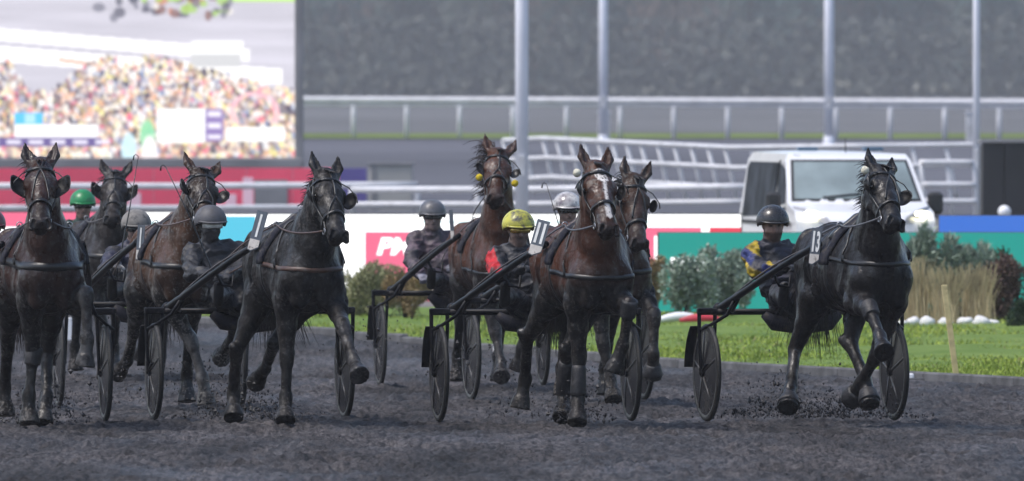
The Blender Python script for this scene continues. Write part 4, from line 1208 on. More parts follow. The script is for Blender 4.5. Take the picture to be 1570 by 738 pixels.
        LPR(T - ax2 * .01, T + ax3 * .015, (.040, .046), (.040, .044), up=fx, k=.02, c0=c2)
        cor = T.lerp(O, .58)
        LPR(T, cor, (.034, .036), (.044, .046), up=fx, k=.02, c0=c2)
        LPR(cor, O, (.050, .055), (.064, .074), up=fx, k=.006, flat=True, c0=(1.0, min(1, lift + .02)), c1=(1, min(1, lift + .02)), tg='hoof', capa=.015)
        H.legs[key] = J
    G = lambda a_, b_, r_, k_=.035: F.prim(a_, b_, r_, r_ * .8, k=k_, sub=True)
    G(Z(.525, 0, 1.16), Z(.455, 0, .90), .022)                                    # between the breast muscles
    for s in (-1, 1):
        G(Z(.38, s * .245, 1.30), Z(.47, s * .165, 1.10), .020)                   # in front of the shoulder
        G(Z(.02, s * .315, 1.36), Z(.16, s * .30, 1.05), .018)                    # behind the shoulder blade
        G(Z(.20, s * .275, 1.02), Z(.34, s * .235, .92), .018)                    # above the forearm
        G(Z(-.60, s * .325, 1.05), Z(-.66, s * .30, 1.30), .020, .05)             # flank hollow
        G(N2 + Vector((.10, s * .12, .05)), N0 + Vector((.22, s * .20, .05)), .016)   # jugular groove
        for q in range(5):
            G(Z(-.22 - q * .075, s * .318, 1.28), Z(-.27 - q * .075, s * .318, 1.00), .009, .03)   # ribs
    V, Q = F.mesh()
    V = V + F.grad(V) * ((fnoise(V, 11, S['seed'] + 1, 3) - .5) * .014 * (rel_h := np.clip(1.6 - V[:, 2], .25, 1)))[:, None]
    # ---- coat colours
    at2 = F.blend(V, 2)
    base = np.array(S['coat'], np.float32); dk = np.array(S.get('points', (.009, .008, .008)), np.float32); mc = np.array(S.get('mudc', (.062, .057, .053)), np.float32)
    nz = fnoise(V, 5.0, S['seed']); nz2 = fnoise(V, 26.0, S['seed'] + 9, 3)
    under = np.clip((1.16 + dz + .10 * (V[:, 0] > .2) - V[:, 2]) / .22, 0, 1) * (V[:, 0] < .55)         # darker towards belly and chest
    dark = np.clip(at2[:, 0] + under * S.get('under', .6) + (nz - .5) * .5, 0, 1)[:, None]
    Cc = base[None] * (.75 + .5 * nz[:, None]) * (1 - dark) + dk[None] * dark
    mud = np.clip(at2[:, 1] * 1.5 * S.get('muddy', 1.0) + (nz2 - .62) * 3.0, 0, 1)[:, None] * .85
    Cc = Cc * (1 - mud) + mc[None] * (.7 + .6 * nz2[:, None]) * mud
    # white marking on the face
    rel = (V - np.array(poll, np.float32)) / HS
    tt = rel @ np.array(e, np.float32); dd = rel @ np.array(n, np.float32); ll = rel @ np.array(s_, np.float32)
    for (t0, t1, w, off) in S.get('blaze', []):
        m = (tt > t0) & (tt < t1) & (dd > -.06) & (np.abs(ll - off) < .1)
        a = np.clip((tt - t0) / .02, 0, 1) * np.clip((t1 - tt) / .02, 0, 1)
        q = np.clip((w * (.7 + .7 * nz2) * a - np.abs(ll - off)) / .008 + .5, 0, 1) * m
        Cc = Cc * (1 - q[:, None]) + np.array((.55, .52, .5), np.float32)[None] * q[:, None]
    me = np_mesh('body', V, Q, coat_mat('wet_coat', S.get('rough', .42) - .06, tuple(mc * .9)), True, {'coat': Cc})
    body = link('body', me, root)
    H.F = F; H.hp = hp; H.e = e; H.n = n; H.s = s_; H.poll = poll; H.body = body; H.dz = dz
    # ---- eyes
    for s in (-1, 1):
        MB().ball(hp(.198, -.056, s * .082), .021, 12, 8).build('eye', MT['eye'], root, True)
    # ---- mane, forelock, tail
    hm = MT[S.get('hair', 'hair')]
    mane = MB(); rr = random.Random(S['seed']); fl = S.get('mane_side', -1); amt = S.get('mane', 70)
    for i in range(amt * 3):
        u = rr.random()
        p = N0.lerp(N3, .25 + .75 * u)
        d0 = Vector((-.55, 0, .83))
        r0 = F.out(p, d0, -.012)
        p = Vector([float(q) for q in r0])
        ln = rr.uniform(.10, .24) * S.get('mane_len', 1.0)
        dr = Vector((-.9 + rr.uniform(-.4, .2), fl * rr.uniform(.15, .8), rr.uniform(.05, .6))) * S.get('mane_fly', 1.0)
        pts = [p]
        v = Vector((-.2, fl * .2, .9))
        for k in range(5):
            v = (v + dr * .5 + Vector((rr.uniform(-.3, .3), rr.uniform(-.3, .3), -.20 * k))).normalized()
            pts.append(pts[-1] + v * ln / 5)
        mane.tube(pts, [.005, .0045, .004, .0032, .0024, .001], 4)
    mane.build('mane', hm, root, True)
    fo = MB()
    for i in range(12):
        p = hp(.0, .012, rr.uniform(-.03, .03)); pts = [p]
        v = (n * .6 + e * .5 + s_ * rr.uniform(-.3, .3)).normalized()
        for k in range(4):
            pts.append(pts[-1] + v * rr.uniform(.012, .026)); v = (v + e * .35 + s_ * rr.uniform(-.3, .3)).normalized()
        fo.tube(pts, [.006, .007, .006, .004, .001], 4)
    fo.build('forelock', hm, root, True)
    ta = MB()
    tl = S.get('tail', (0., -.5))
    for i in range(150):
        p = Vector(Z(-1.33, rr.uniform(-.03, .03), 1.30 + rr.uniform(-.05, .05))); pts = [p]; v = Vector((-.45, 0, .1))
        sy = tl[0] + rr.gauss(0, .22); sx = rr.uniform(-.05, .30)
        for k in range(9):
            v = (v + Vector((sx * .12, sy * .16, -.35)) + Vector((rr.uniform(-.1, .1), rr.uniform(-.14, .14), rr.uniform(-.05, .1)))).normalized()
            pts.append(pts[-1] + v * rr.uniform(.06, .125))
        ta.tube(pts, [q * rr.uniform(.35, .8) for q in (.006, .008, .008, .008, .007, .006, .005, .004, .0028, .0012)], 4)
    ta.build('tail', hm, root, True)
    tack(H)
    return H


def tack(H):
    """bridle, harness, number plate"""
    S, F, root, hp, e, n, s_ = H.S, H.F, H.root, H.hp, H.e, H.n, H.s
    dz = H.dz; le = MT[S.get('leather', 'leather')]; rr = random.Random(S['seed'] + 3)
    # --- bridle: crownpiece and browband, cheekpieces, noseband, overcheck; blinkers and reins hang from it
    br = MB()
    def ring(t, d0, w, mb, tilt=0.0, k=22, off=.007):
        c = hp(t, d0); pts = []
        for i in range(k):
            a = 2 * math.pi * i / k
            dv = n * math.cos(a) + s_ * math.sin(a) + e * (tilt * math.cos(a))
            pts.append(F.out(c, dv, off, .24))
        pts = [Vector([float(q) for q in p]) for p in pts]
        mb.ribbon(pts, [p - Vector(c) for p in pts], w, .005, close=True)
        return pts
    brow = ring(.075, -.06, .022, br, .25)
    nose = ring(S.get('nose_t', .385), -.075, .028, br, -.1)
    br_o = MB().ribbon(brow, [p - hp(.075, -.06) for p in brow], .022, .005, close=True).build('bridle', le, root, True)
    MB().ribbon(nose, [p - hp(S.get('nose_t', .385), -.075) for p in nose], .028, .005, close=True).build('noseband', le, br_o, True)
    for s in (-1, 1):
        P, g = strap(F, [hp(.03, -.06, s * .12), hp(.14, -.10, s * .12), hp(.26, -.10, s * .12), hp(.385, -.09, s * .10), hp(.47, -.095, s * .08)], .02)
        MB().ribbon(P, g, .018, .005).build('cheek_strap', le, br_o, True)
        # cup blinker: half bowl behind and beside the eye
        bm = MB(); c = hp(.195, -.045, s * .122); V = []; Fc = []
        bsz = S.get('blink', 1.0); op = S.get('blink_open', .55)
        axn = (s_ * (s * .9) - n * op).normalized()
        a1 = e; a2 = axn.cross(a1).normalized()
        nr, nk = 6, 20
        for sh in (0, 1):
            for i in range(nr + 1):
                rr_ = i / nr
                for k in range(nk):
                    an = 2 * math.pi * k / nk
                    x, y = math.cos(an), math.sin(an)
                    q = (abs(x) ** 4 + abs(y) ** 4) ** -.25 if S.get('blink_square') else 1.0
                    r = rr_ * .072 * bsz * q
                    V.append(c + a1 * (x * r * 1.12) + a2 * (y * r * .95) + axn * (.030 * bsz * (1 - rr_ ** 2) - .006 * sh))
        for sh in (0, 1):
            o = sh * (nr + 1) * nk
            for i in range(nr):
                for k in range(nk):
                    k2 = (k + 1) % nk; q = (o + i * nk + k, o + i * nk + k2, o + (i + 1) * nk + k2, o + (i + 1) * nk + k)
                    Fc.append(q if sh == 0 else q[::-1])
        o = (nr + 1) * nk
        for k in range(nk):
            k2 = (k + 1) % nk; Fc.append((nr * nk + k, nr * nk + k2, o + nr * nk + k2, o + nr * nk + k))
        bm.add(V, Fc); bm.build('blinker', le, br_o, True)
        # blinker stay curving from the browband to the cup's rim
        b0 = Vector(brow[3 if s > 0 else -3])
        MB().tube([b0, b0.lerp(c, .4) + n * .035 + s_ * (s * .02), c + n * .05 + s_ * (s * .03), c + n * .02 + s_ * (s * .045) + e * .03], .0045, 6).build('blinker_stay', le, br_o, True)
        # bit ring
        tor = MB(); c2 = hp(.475, -.10, s * .055)
        cir = [c2 + n * (.022 * math.cos(a)) + e * (.022 * math.sin(a)) + s_ * (s * .006) for a in [2 * math.pi * i / 14 for i in range(15)]]
        tor.tube(cir, .004, 6, cap=False); tor.build('bit_ring', MT['metal'], br_o, True)
    if S.get('over') == 'none': pass
    elif S.get('over', 'line') == 'cross':
        for s in (-1, 1):
            P, g = strap(F, [hp(.02, .03, s * .022), hp(.14, .04, -s * .012), hp(.25, .03, -s * .045), hp(.36, .0, -s * .062)], .014)
            MB().ribbon(P, g, .013, .005).build('overcheck', le, br_o, True)
    else:
        P, g = strap(F, [hp(.0, .03, 0), hp(.12, .04, 0), hp(.25, .03, 0)], .014)
        MB().ribbon(P, g, .013, .005).build('overcheck', le, br_o, True)
        for s in (-1, 1):
            P, g = strap(F, [hp(.25, .03, 0), hp(.33, .01, s * .04), hp(.42, -.03, s * .07)], .014)
            MB().ribbon(P, g, .012, .005).build('overcheck', le, br_o, True)
    if S.get('pom'):
        pm = MT['pom_' + S['pom']]
        for s in S.get('pom_sides', (-1,)):
            b = MB(); c = hp(S.get('pom_t', .07), -.03, s * S.get('pom_l', .125)); b.ball(c, .031, 14, 10)
            b.v = [tuple(Vector(v) + Vector((rr.uniform(-1, 1), rr.uniform(-1, 1), rr.uniform(-1, 1))) * .0025) for v in b.v]
            b.build('ear_plug', pm, br_o, True)
    # --- girth with saddle pad
    gx = S.get('girth', -.20)
    gp = []
    for i in range(36):
        a = 2 * math.pi * i / 36
        gp.append(Vector([float(q) for q in F.out((gx, 0, 1.18 + dz), (0.0, math.sin(a), math.cos(a)), .008, .6)]))
    cen = Vector((gx, 0, 1.18 + dz))
    ha = MB(); ha.ribbon(gp, [p - cen for p in gp], .075, .007, close=True)
    har = ha.build('girth', le, root, True)
    pd = MB(); V = []; Fc = []
    na, nx = 30, 8
    a0 = R(78)
    for lay in (.02, .001):
        for i in range(na + 1):
            a = -a0 + 2 * a0 * i / na
            wd = .19 * (1 - .35 * abs(a / a0))
            for j in range(nx + 1):
                x = gx - wd * (j / nx - .5) * 1.6
                p = F.out((x, 0, 1.15 + dz), (0.0, math.sin(a), math.cos(a)), lay + .006 * math.sin(i * .9) * (lay > .01), .6)
                V.append([float(q) for q in p])
    for i in range(na):
        for j in range(nx):
            q = (i * (nx + 1) + j, i * (nx + 1) + j + 1, (i + 1) * (nx + 1) + j + 1, (i + 1) * (nx + 1) + j)
            o = (na + 1) * (nx + 1)
            Fc.append(q); Fc.append(tuple(o + k for k in q[::-1]))
    o = (na + 1) * (nx + 1)
    for i in range(na):
        for j in (0, nx):
            a_, b_ = i * (nx + 1) + j, (i + 1) * (nx + 1) + j
            Fc.append((a_, b_, b_ + o, a_ + o))
    for j in range(nx):
        for i in (0, na):
            a_, b_ = i * (nx + 1) + j, i * (nx + 1) + j + 1
            Fc.append((a_, b_, b_ + o, a_ + o))
    pd.add(V, Fc); pd.build('saddle_pad', MT['pad'], root, True)
    # saddle tree on top with its terrets
    sd = MB()
    top = F.out((gx, 0, 1.2 + dz), (0, 0, 1), .03, .6); top = Vector([float(q) for q in top])
    arc = []
    for i in range(13):
        a = R(-44 + 88 * i / 12)
        arc.append(Vector([float(q) for q in F.out((gx, 0, 1.15 + dz), (0.0, math.sin(a), math.cos(a)), .034, .6)]))
    sd.ribbon(arc, [p - cen for p in arc], .10, .014)
    sdo = sd.build('saddle', MT['brown_leather'] if S.get('brown_saddle') else le, root, True)
    terr = []
    for s in (-1, 1):
        c = arc[6 + 4 * s] + Vector((0.03, 0, .03)); terr.append(c)
        MB().tube([c + Vector((0, .022 * math.cos(a), .022 * math.sin(a))) for a in [2 * math.pi * i / 12 for i in range(13)]], .004, 6, cap=False).build('terret', MT['metal'], sdo, True)
    # --- breast collar and its neck strap
    zz = S.get('collar_z', 1.17) + dz
    q = [(gx + .02, -.29, zz + .03), (.0, -.30, zz + .02), (.22, -.27, zz), (.40, -.18, zz - .01), (.50, 0, zz - .02), (.40, .18, zz - .01), (.22, .27, zz), (.0, .30, zz + .02), (gx + .02, .29, zz + .03)]
    P, g = strap(F, q, .06, .004, .008, sub=8)
    MB().ribbon(P, g, S.get('collar_w', .045), .006).build('breast_collar', MT[S['collar']] if S.get('collar') else le, root, True)
    q = [(.20, -.28, zz), (.12, -.22, zz + .16), (.06, -.13, zz + .34), (.03, 0, zz + .42), (.06, .13, zz + .34), (.12, .22, zz + .16), (.20, .28, zz)]
    P, g = strap(F, q, .03, .007, sub=8)
    MB().ribbon(P, g, .026, .006).build('neck_strap', le, root, True)
    # --- reins: bit -> terret (then on to the driver's hands)
    H.terr = terr
    for s in (0, 1):
        sg = -1 if s == 0 else 1
        a = hp(.475, -.10, sg * .07); b = terr[s]
        m = a.lerp(b, .5) + Vector((0, sg * .09, -.07))
        pts = [a.lerp(m, t).lerp(m.lerp(b, t), t) for t in [i / 14 for i in range(15)]]
        P = np.array([list(p) for p in pts], np.float32)
        f = F.sample(P); gg = F.grad(P)
        P = P + gg * np.clip(.012 - f, 0, .15)[:, None]
        hnd = Vector(H.S.get('hands', (-2.0, -.1, 1.14))) - Vector((0, S.get('side', 0.), 0))
        mb = MB(); mb.tube([Vector([float(x) for x in p]) for p in P], .008, 5, flat=.5)
        h = hnd + Vector((0, sg * .05, 0))
        k = b.lerp(h, .5) + Vector((0, sg * .06, .06))
        mb.tube([b.lerp(k, t).lerp(k.lerp(h, t), t) for t in [i / 12 for i in range(13)]], .008, 5, flat=.5)
        mb.build('rein', MT[S.get('rein', 'rein')], br_o, True)
    # --- number plate hanging on the off side of the saddle
    if S.get('plate'):
        pl = S['plate']
        a, b = on_plane_x(H.iw, *pl['top'], -.30), on_plane_x(H.iw, *pl['bot'], -.30)
        dv = (b - a); ln = dv.length; dv.normalize(); w = pl.get('w', .085)
        nrm = Vector((.9, -.42, .12)); nrm = (nrm - dv * nrm.dot(dv)).normalized(); sd_ = dv.cross(nrm) * -1
        if sd_.y < 0: sd_ = -sd_
        rot = Matrix((sd_, -dv, nrm)).transposed()
        if rot.determinant() < 0: rot = Matrix((-sd_, -dv, nrm)).transposed()
        c = (a + b) / 2
        mb = MB(); hw = w / 2
        out = [(-hw, ln / 2), (hw, ln / 2), (hw, -ln / 2 + .04), (-hw * .3, -ln / 2), (-hw, -ln / 2 + .01)]
        V = [c + rot @ Vector((x, y, 0)) for x, y in out] + [c + rot @ Vector((x, y, -.008)) for x, y in out]
        mb.add(V, [(0, 1, 2, 3, 4), (9, 8, 7, 6, 5)] + [(i, (i + 1) % 5, 5 + (i + 1) % 5, 5 + i) for i in range(5)])
        po = mb.build('number_plate', MT['plate'], root)
        if pl.get('label'): po['label'] = pl['label']
        wl = MB(); o2 = [(-hw * .92, -ln * .2), (hw * .92, -ln * .2), (hw * .92, -ln / 2 + .045), (-hw * .3, -ln / 2 + .008), (-hw * .92, -ln / 2 + .016)]
        V = [c + rot @ Vector((x, y, .003)) for x, y in o2] + [c + rot @ Vector((x, y, .0005)) for x, y in o2]
        wl.add(V, [(0, 1, 2, 3, 4), (9, 8, 7, 6, 5)] + [(i, (i + 1) % 5, 5 + (i + 1) % 5, 5 + i) for i in range(5)])
        wl.build('sponsor_panel', MT['platew'], po)
        for k, ch in enumerate(pl['text']):
            me = make_text(ch, 1.0, .035)
            xs = [v.co.x for v in me.vertices]; ys = [v.co.y for v in me.vertices]
            cx, cy = (min(xs) + max(xs)) / 2, (min(ys) + max(ys)) / 2
            sx = (w * .36) / max(max(xs) - min(xs), .2) if ch != '1' else (w * .2) / max(max(xs) - min(xs), .1)
            sy = ln * .56 / (max(ys) - min(ys))
            xo = (k - (len(pl['text']) - 1) / 2) * w * .46
            for v in me.vertices:
                v.co = c + rot @ Vector(((v.co.x - cx) * sx + xo, (v.co.y - cy) * sy + ln * .14, .0035 + v.co.z * .2))
            me.materials.append(MT['digit'])
            link('digit', me, po)
    # --- boots
    for key, kinds in S.get('boots', {}).items():
        J = H.legs[key]
        for kd in kinds:
            if kd == 'shin': a, b, r0, r1 = J[1].lerp(J[2], .2), J[1].lerp(J[2], .95), .060, .066
            elif kd == 'knee': a, b, r0, r1 = J[1] - (J[2] - J[1]).normalized() * .06, J[1] + (J[2] - J[1]).normalized() * .07, .072, .066
            else: a, b, r0, r1 = J[2].lerp(J[3], .42), J[2].lerp(J[3], .86), .072, .094
            m = MB(); ax = (b - a)
            m.tube([a, a + ax * .12, a + ax * .5, a + ax * .9, b], [r0 * .92, r0, (r0 + r1) / 2, r1, r1 * .96], 16, upv=(1, 0, 0), flat=.92)
            m.build('bell_boot' if kd == 'bell' else kd + '_boot', MT[S.get('boot_mat', 'boot')], root, True)


def make_sulky(H):
    S = H.S
    ax = H.ax
    root = empty('racing_sulky', ax, H.rz)
    tag(root, S['sulky'], 'sulky', 'two wheeled racing sulkies')
    tw = S.get('track', .745); az = .84; r = .375
    T = MT['tube']
    MB().tube([(0, -tw - .06, az), (0, tw + .06, az)], .024, 12).build('axle_bar', T, root, True)
    for s in (-1, 1):
        y = s * tw
        fk = MB()
        for dy in (-.062, .062):
            fk.tube([(0, y + dy, az), (.0, y + dy, az - .12), (.0, y + dy * .8, r + .04), (0, y + dy * .8, r - .02)], [.016, .015, .013, .012], 8)
        fk.box((0, y, az + .005), (.05, .155, .05), bev=.008)
        fk.tube([(0, y - .06, r), (0, y + .06, r)], .014, 10)
        fk.build('wheel_fork', T, root, 'auto')
        w = MB(); w.lathe([(.340, -.010), (.352, -.020), (.368, -.014), (.375, 0), (.368, .014), (.352, .020), (.340, .010)], (0, y, r), 'y', 48)
        wo = w.build('wheel', MT['tyre'], root, True)
        d = MB(); d.lathe([(.045, -.036), (.12, -.030), (.22, -.022), (.332, -.014), (.332, .014), (.22, .022), (.12, .030), (.045, .036)], (0, y, r), 'y', 48, closed=False)
        d.build('wheel_cover', MT['disc'], wo, 'auto')
        d = MB(); d.lathe([(.325, -.017), (.343, -.019), (.343, .019), (.325, .017)], (0, y, r), 'y', 48, closed=True); d.build('rim', MT['rim'], wo, 'auto')
        d = MB(); d.lathe([(.001, -.052), (.03, -.05), (.034, -.034), (.05, -.034), (.05, .034), (.034, .034), (.03, .05), (.001, .052)], (0, y, r), 'y', 20); d.build('hub', T, wo, 'auto')
        for q in range(5):
            a = R(20 + 72 * q); ca, sa = math.cos(a), math.sin(a); d = MB()
            for e_ in (-1, 1):
                d.tube([(ca * .05, y + e_ * .036, r + sa * .05), (ca * .2, y + e_ * .0255, r + sa * .2), (ca * .325, y + e_ * .0165, r + sa * .325)], [.014, .010, .007], 6, flat=.45, upv=(-sa, 0, ca))
            tag(d.build('spoke', MT['rim'], wo, True), kind='stuff')
        d = MB()
        d.tube([(.04, y + s * .045, r + .02), (.10, y + s * .04, r + .06), (.15, y + s * .036, r + .07)], .010, 6); d.build('valve_guard', T, wo, True)
        # mudguard flap behind the wheel
        g = MB(); pts = []; nn = []
        for i in range(9):
            a = R(125 + 50 * i / 8); pts.append(Vector((math.cos(a) * .43, y + s * .03, r + math.sin(a) * .43))); nn.append(Vector((math.cos(a), 0, math.sin(a))))
        g.ribbon(pts, nn, .075, .004); g.build('mudguard', T, root, True)
        # shaft: from behind the axle up along the horse's side
        e = S.get('shaft_end', (2.02, .30, 1.37))
        p0 = Vector((-.10, s * (tw - .12), az + .02)); p3 = Vector((e[0], s * e[1] + S.get('side', 0.), e[2] + H.dz))
        p1 = p0.lerp(p3, .3) + Vector((0, s * .02, -.01)); p2 = p0.lerp(p3, .7) + Vector((0, s * .03, .01))
        pts = []
        for i in range(17):
            t = i / 16; pts.append(p0 * (1 - t) ** 3 + p1 * 3 * t * (1 - t) ** 2 + p2 * 3 * t * t * (1 - t) + p3 * t ** 3)
        sh = MB(); sh.tube(pts, [.032] * 3 + [.027] * 6 + [.024] * 8, 12)
        sh.ball(pts[0], .050, 12, 8)
        sho = sh.build('shaft', T, root, True)
        MB().tube([p + Vector((0, s * .005, .045 * math.sin(math.pi * i / 16))) for i, p in enumerate(pts)], .008, 6).build('pull_strap', MT['rein'], sho, True)
        b = MB(); b.tube([(.03, s * (tw + .055), r + .33), (.10, s * (tw - .0), az - .10), (.22, s * (tw - .10), az - .02), pts[3]], .014, 8)
        b.tube([(.0, s * (tw - .20), az), (.16, s * (tw - .16), az + .01), pts[4]], .013, 8)
        b.build('shaft_brace', T, root, True)
        f = MB(); q = pts[9]; f.tube([q, q + Vector((0, -s * .05, -.10)), q + Vector((.0, -s * .13, -.11)), q + Vector((0, -s * .14, -.02))], .011, 8); f.build('foot_stirrup', T, root, True)
    st = MB()
    nx, ny = 10, 10; V = []; Fc = []
    for lay in (0, .025):
        for i in range(nx + 1):
            for j in range(ny + 1):
                u = i / nx - .5; v = j / ny - .5
                V.append((-.05 + u * .40, v * .42, az - .05 + .28 * max(0, -u - .12) + .42 * v * v - .02 * math.cos(u * 4) - lay))
    o = (nx + 1) * (ny + 1)
    for i in range(nx):
        for j in range(ny):
            q = (i * (ny + 1) + j, i * (ny + 1) + j + 1, (i + 1) * (ny + 1) + j + 1, (i + 1) * (ny + 1) + j)
            Fc.append(q); Fc.append(tuple(o + k for k in q[::-1]))
    for i in range(nx):
        for j in (0, ny): Fc.append((i * (ny + 1) + j, (i + 1) * (ny + 1) + j, o + (i + 1) * (ny + 1) + j, o + i * (ny + 1) + j))
    for j in range(ny):
        for i in (0, nx): Fc.append((i * (ny + 1) + j, i * (ny + 1) + j + 1, o + i * (ny + 1) + j + 1, o + i * (ny + 1) + j))
    st.add(V, Fc); st.build('seat', MT['leather'], root, 'auto')
    un = MB(); un.tube([(.02, -.30, az - .02), (.02, -.22, az - .085), (.02, .0, az - .105), (.02, .22, az - .085), (.02, .30, az - .02)], [.03, .06, .07, .06, .03], 12, flat=1.6); un.build('seat_sling', MT['pad'], root, True)
    return root


def make_driver(H):
    S = H.S; D = S['driver']; side = S.get('side', 0.)
    iwS = (Matrix.Translation(H.ax + (H.mw.to_3x3() @ Vector((2.35, 0, 0)))) @ Matrix.Rotation(H.rz, 4, 'Z')).inverted()
    base = H.ax
    root = empty('person', base, H.rz)
    tag(root, D['label'], 'person', 'sulky drivers')
    F = Field((-.55, -.85, .55), (1.05, .85, 2.0), .0102)
    lean = D.get('lean', -.15)
    pel = Vector((-.06, lean * .15, .93)); che = Vector((-.14 + D.get('fwd', 0), lean * .8, 1.27)); nec = Vector((-.10 + D.get('fwd', 0), lean * .95, 1.43))
    # head placed on the sight line of the helmet
    hc = on_plane_x(iwS, *D['head'], -2.35 - .07 + D.get('fwd', 0)); hc.x += 2.35
    dh = hc - Vector((nec.x + .03, nec.y, nec.z + .125))
    for v, k in ((nec, 1), (che, .85), (pel, .25)): v += Vector((0, dh.y * k, dh.z * min(1, k * 1.1)))
    JK, TR, GL, SK, BT = 0, 1, 2, 3, 4
    def c(i):
        r = [0] * 5; r[i] = 1; return r
    F.prim(pel, pel.lerp(che, .5), (.175, .14), (.18, .145), up=(1, 0, 0), k=.05, c0=c(TR), c1=c(JK))
    F.prim(pel.lerp(che, .5), che, (.18, .145), (.185, .135), up=(1, 0, 0), k=.05, c0=c(JK))
    F.prim(che, nec, (.165, .125), (.062, .065), up=(1, 0, 0), k=.05, c0=c(JK))
    F.prim(nec + Vector((-.01, 0, -.06)), nec + Vector((-.005, 0, -.01)), .078, .072, k=.02, c0=c(JK))
    F.prim(nec, hc + Vector((0, 0, -.05)), .056, .056, k=.03, c0=c(JK), c1=c(SK))
    hd = R(D.get('turn', 0)); fx = Vector((math.cos(hd), math.sin(hd), -.12)).normalized(); sy = Vector((-math.sin(hd), math.cos(hd), 0)); uz = fx.cross(sy)
    h = lambda a, b, d: hc + fx * a + sy * b + uz * d
    F.prim(h(.0, 0, .05), h(.015, 0, -.045), (.077, .093), (.066, .078), up=fx, k=.03, c0=c(SK))
    F.prim(h(.05, 0, -.085), h(.035, 0, -.10), (.034, .036), (.03, .03), up=fx, k=.03, c0=c(SK))     # jaw
    F.prim(h(.088, 0, .005), h(.108, 0, -.035), (.011, .012), (.016, .014), up=fx, k=.014, c0=c(SK))  # nose
    F.prim(h(.083, -.03, .022), h(.083, .03, .022), .012, .012, k=.02, c0=c(SK))
    F.prim(h(.088, -.018, -.066), h(.088, .018, -.066), .008, .008, k=.01, c0=c(SK))
    F.prim(h(.098, -.02, -.060), h(.098, .02, -.060), .0035, .0035, k=.006, sub=True)
    for s in (-1, 1):
        F.prim(h(.090, s * .030, .004), h(.088, s * .036, .003), (.014, .009), (.012, .008), k=.008, sub=True)
        F.prim(h(.062, s * .040, -.035), h(.055, s * .046, -.045), .02, .02, k=.02, c0=c(SK))
        F.prim(h(0, s * .072, -.02), h(-.01, s * .078, .015), (.012, .02), (.012, .02), up=fx, k=.01, c0=c(SK))
    # arms
    hands = Vector(S.get('hands', (-2.0, -.1, 1.14))) + Vector((2.35, 0, 0))
    H.hand = []
    for s in (-1, 1):
        sh = che + Vector((.03, s * .185, .065)); hw = hands + Vector((0, s * .075, 0))
        if s == -1 and D.get('rhand'): hw = on_plane_x(iwS, *D['rhand'], -1.92); hw.x += 2.35
        v = hw - sh; dl = v.length; L1, L2 = .31, .27
        dl = min(dl, L1 + L2 - .02); hw = sh + v.normalized() * dl
        a = (L1 * L1 - L2 * L2 + dl * dl) / (2 * dl); hh = math.sqrt(max(L1 * L1 - a * a, 0))
        pole = Vector((-.35, s * 1.0, -.75)); vd = v.normalized(); pole = (pole - vd * pole.dot(vd)).normalized()
        el = sh + vd * a + pole * hh
        F.prim(che + Vector((0, s * .11, .085)), sh, .075, .068, k=.04, c0=c(JK))
        F.prim(sh, el, .072, .062, k=.03, c0=c(JK)); F.prim(el, hw, .062, .046, k=.025, c0=c(JK), c1=c(JK))
        fd = (hw - el).normalized()
        sd = Vector((0, 1, 0)); sd = (sd - fd * sd.dot(fd)).normalized(); dn = fd.cross(sd)
        if dn.z > 0: dn = -dn
        pm = hw + fd * .055
        F.prim(hw, hw + fd * .085, (.034, .02), (.042, .018), up=dn, k=.012, c0=c(GL))
        for q in range(4):      # four fingers closed on the rein
            o = hw + fd * .085 + sd * ((q - 1.5) * .021)
            ln = (.034, .04, .038, .03)[q]
            k1 = o + fd * ln + dn * .008; k2 = k1 + dn * .028 + fd * .004; k3 = k2 - fd * .024 + dn * .004
            F.prim(o, k1, .0105, .0098, k=.004, c0=c(GL)); F.prim(k1, k2, .0098, .009, k=.004, c0=c(GL)); F.prim(k2, k3, .009, .008, k=.004, c0=c(GL))
        o = hw + fd * .035 - sd * (s * .035)
        k1 = o + fd * .035 - sd * (s * .016) + dn * .014; k2 = k1 + fd * .026 + sd * (s * .012) + dn * .01
        F.prim(o, k1, .0125, .0115, k=.008, c0=c(GL)); F.prim(k1, k2, .0115, .009, k=.004, c0=c(GL))
        H.hand.append(pm)
        # legs: thigh, shin, boot in the stirrup on the shaft
        ft = Vector((.92, s * .40, .95)); hp_ = pel + Vector((.02, s * .10, -.02))
        v = ft - hp_; dl = v.length; L1, L2 = .46, .46; dl = min(dl, .90)
        a = dl / 2; hh = math.sqrt(L1 * L1 - a * a); vd = v.normalized(); pole = Vector((0, s * .35, .9)); pole = (pole - vd * pole.dot(vd)).normalized()
        kn = hp_ + vd * a + pole * hh * .75
        F.prim(hp_, kn, (.088, .09), (.062, .062), k=.04, c0=c(TR)); F.prim(kn, ft, .058, .042, k=.03, c0=c(TR), c1=c(BT))
        F.prim(kn.lerp(ft, .25), kn.lerp(ft, .5), .062, .054, k=.03, c0=c(TR), c1=c(BT))
        tz = (ft - kn).normalized()
        F.prim(ft + tz * .02 + Vector((0, 0, -.03)), ft + tz * .06 + Vector((.05, 0, .11)), (.042, .038), (.04, .026), k=.02, c0=c(BT))
    V, Q = F.mesh()
    at5 = F.blend(V, 5, .010)
    # folds in the cloth
    cl = np.clip(at5[:, 0] + at5[:, 1], 0, 1); g_ = F.grad(V)
    fo = np.abs(fnoise(V * np.array([1, 1, 1.7]), 7.5, S['seed'] + 2, 3) - .5) * 2
    V = V + g_ * ((np.clip(.45 - fo, 0, .45) ** 1.2 * .075 - .012) * cl)[:, None]
    cols = np.array([D['jacket'], D.get('trousers', (.03, .03, .035)), D.get('gloves', (.03, .03, .033)), D.get('skin', (.09, .06, .05)), (.012, .012, .012)], np.float32)
    w = at5 ** 3; w /= w.sum(1, keepdims=True) + 1e-9
    Cc = w @ cols
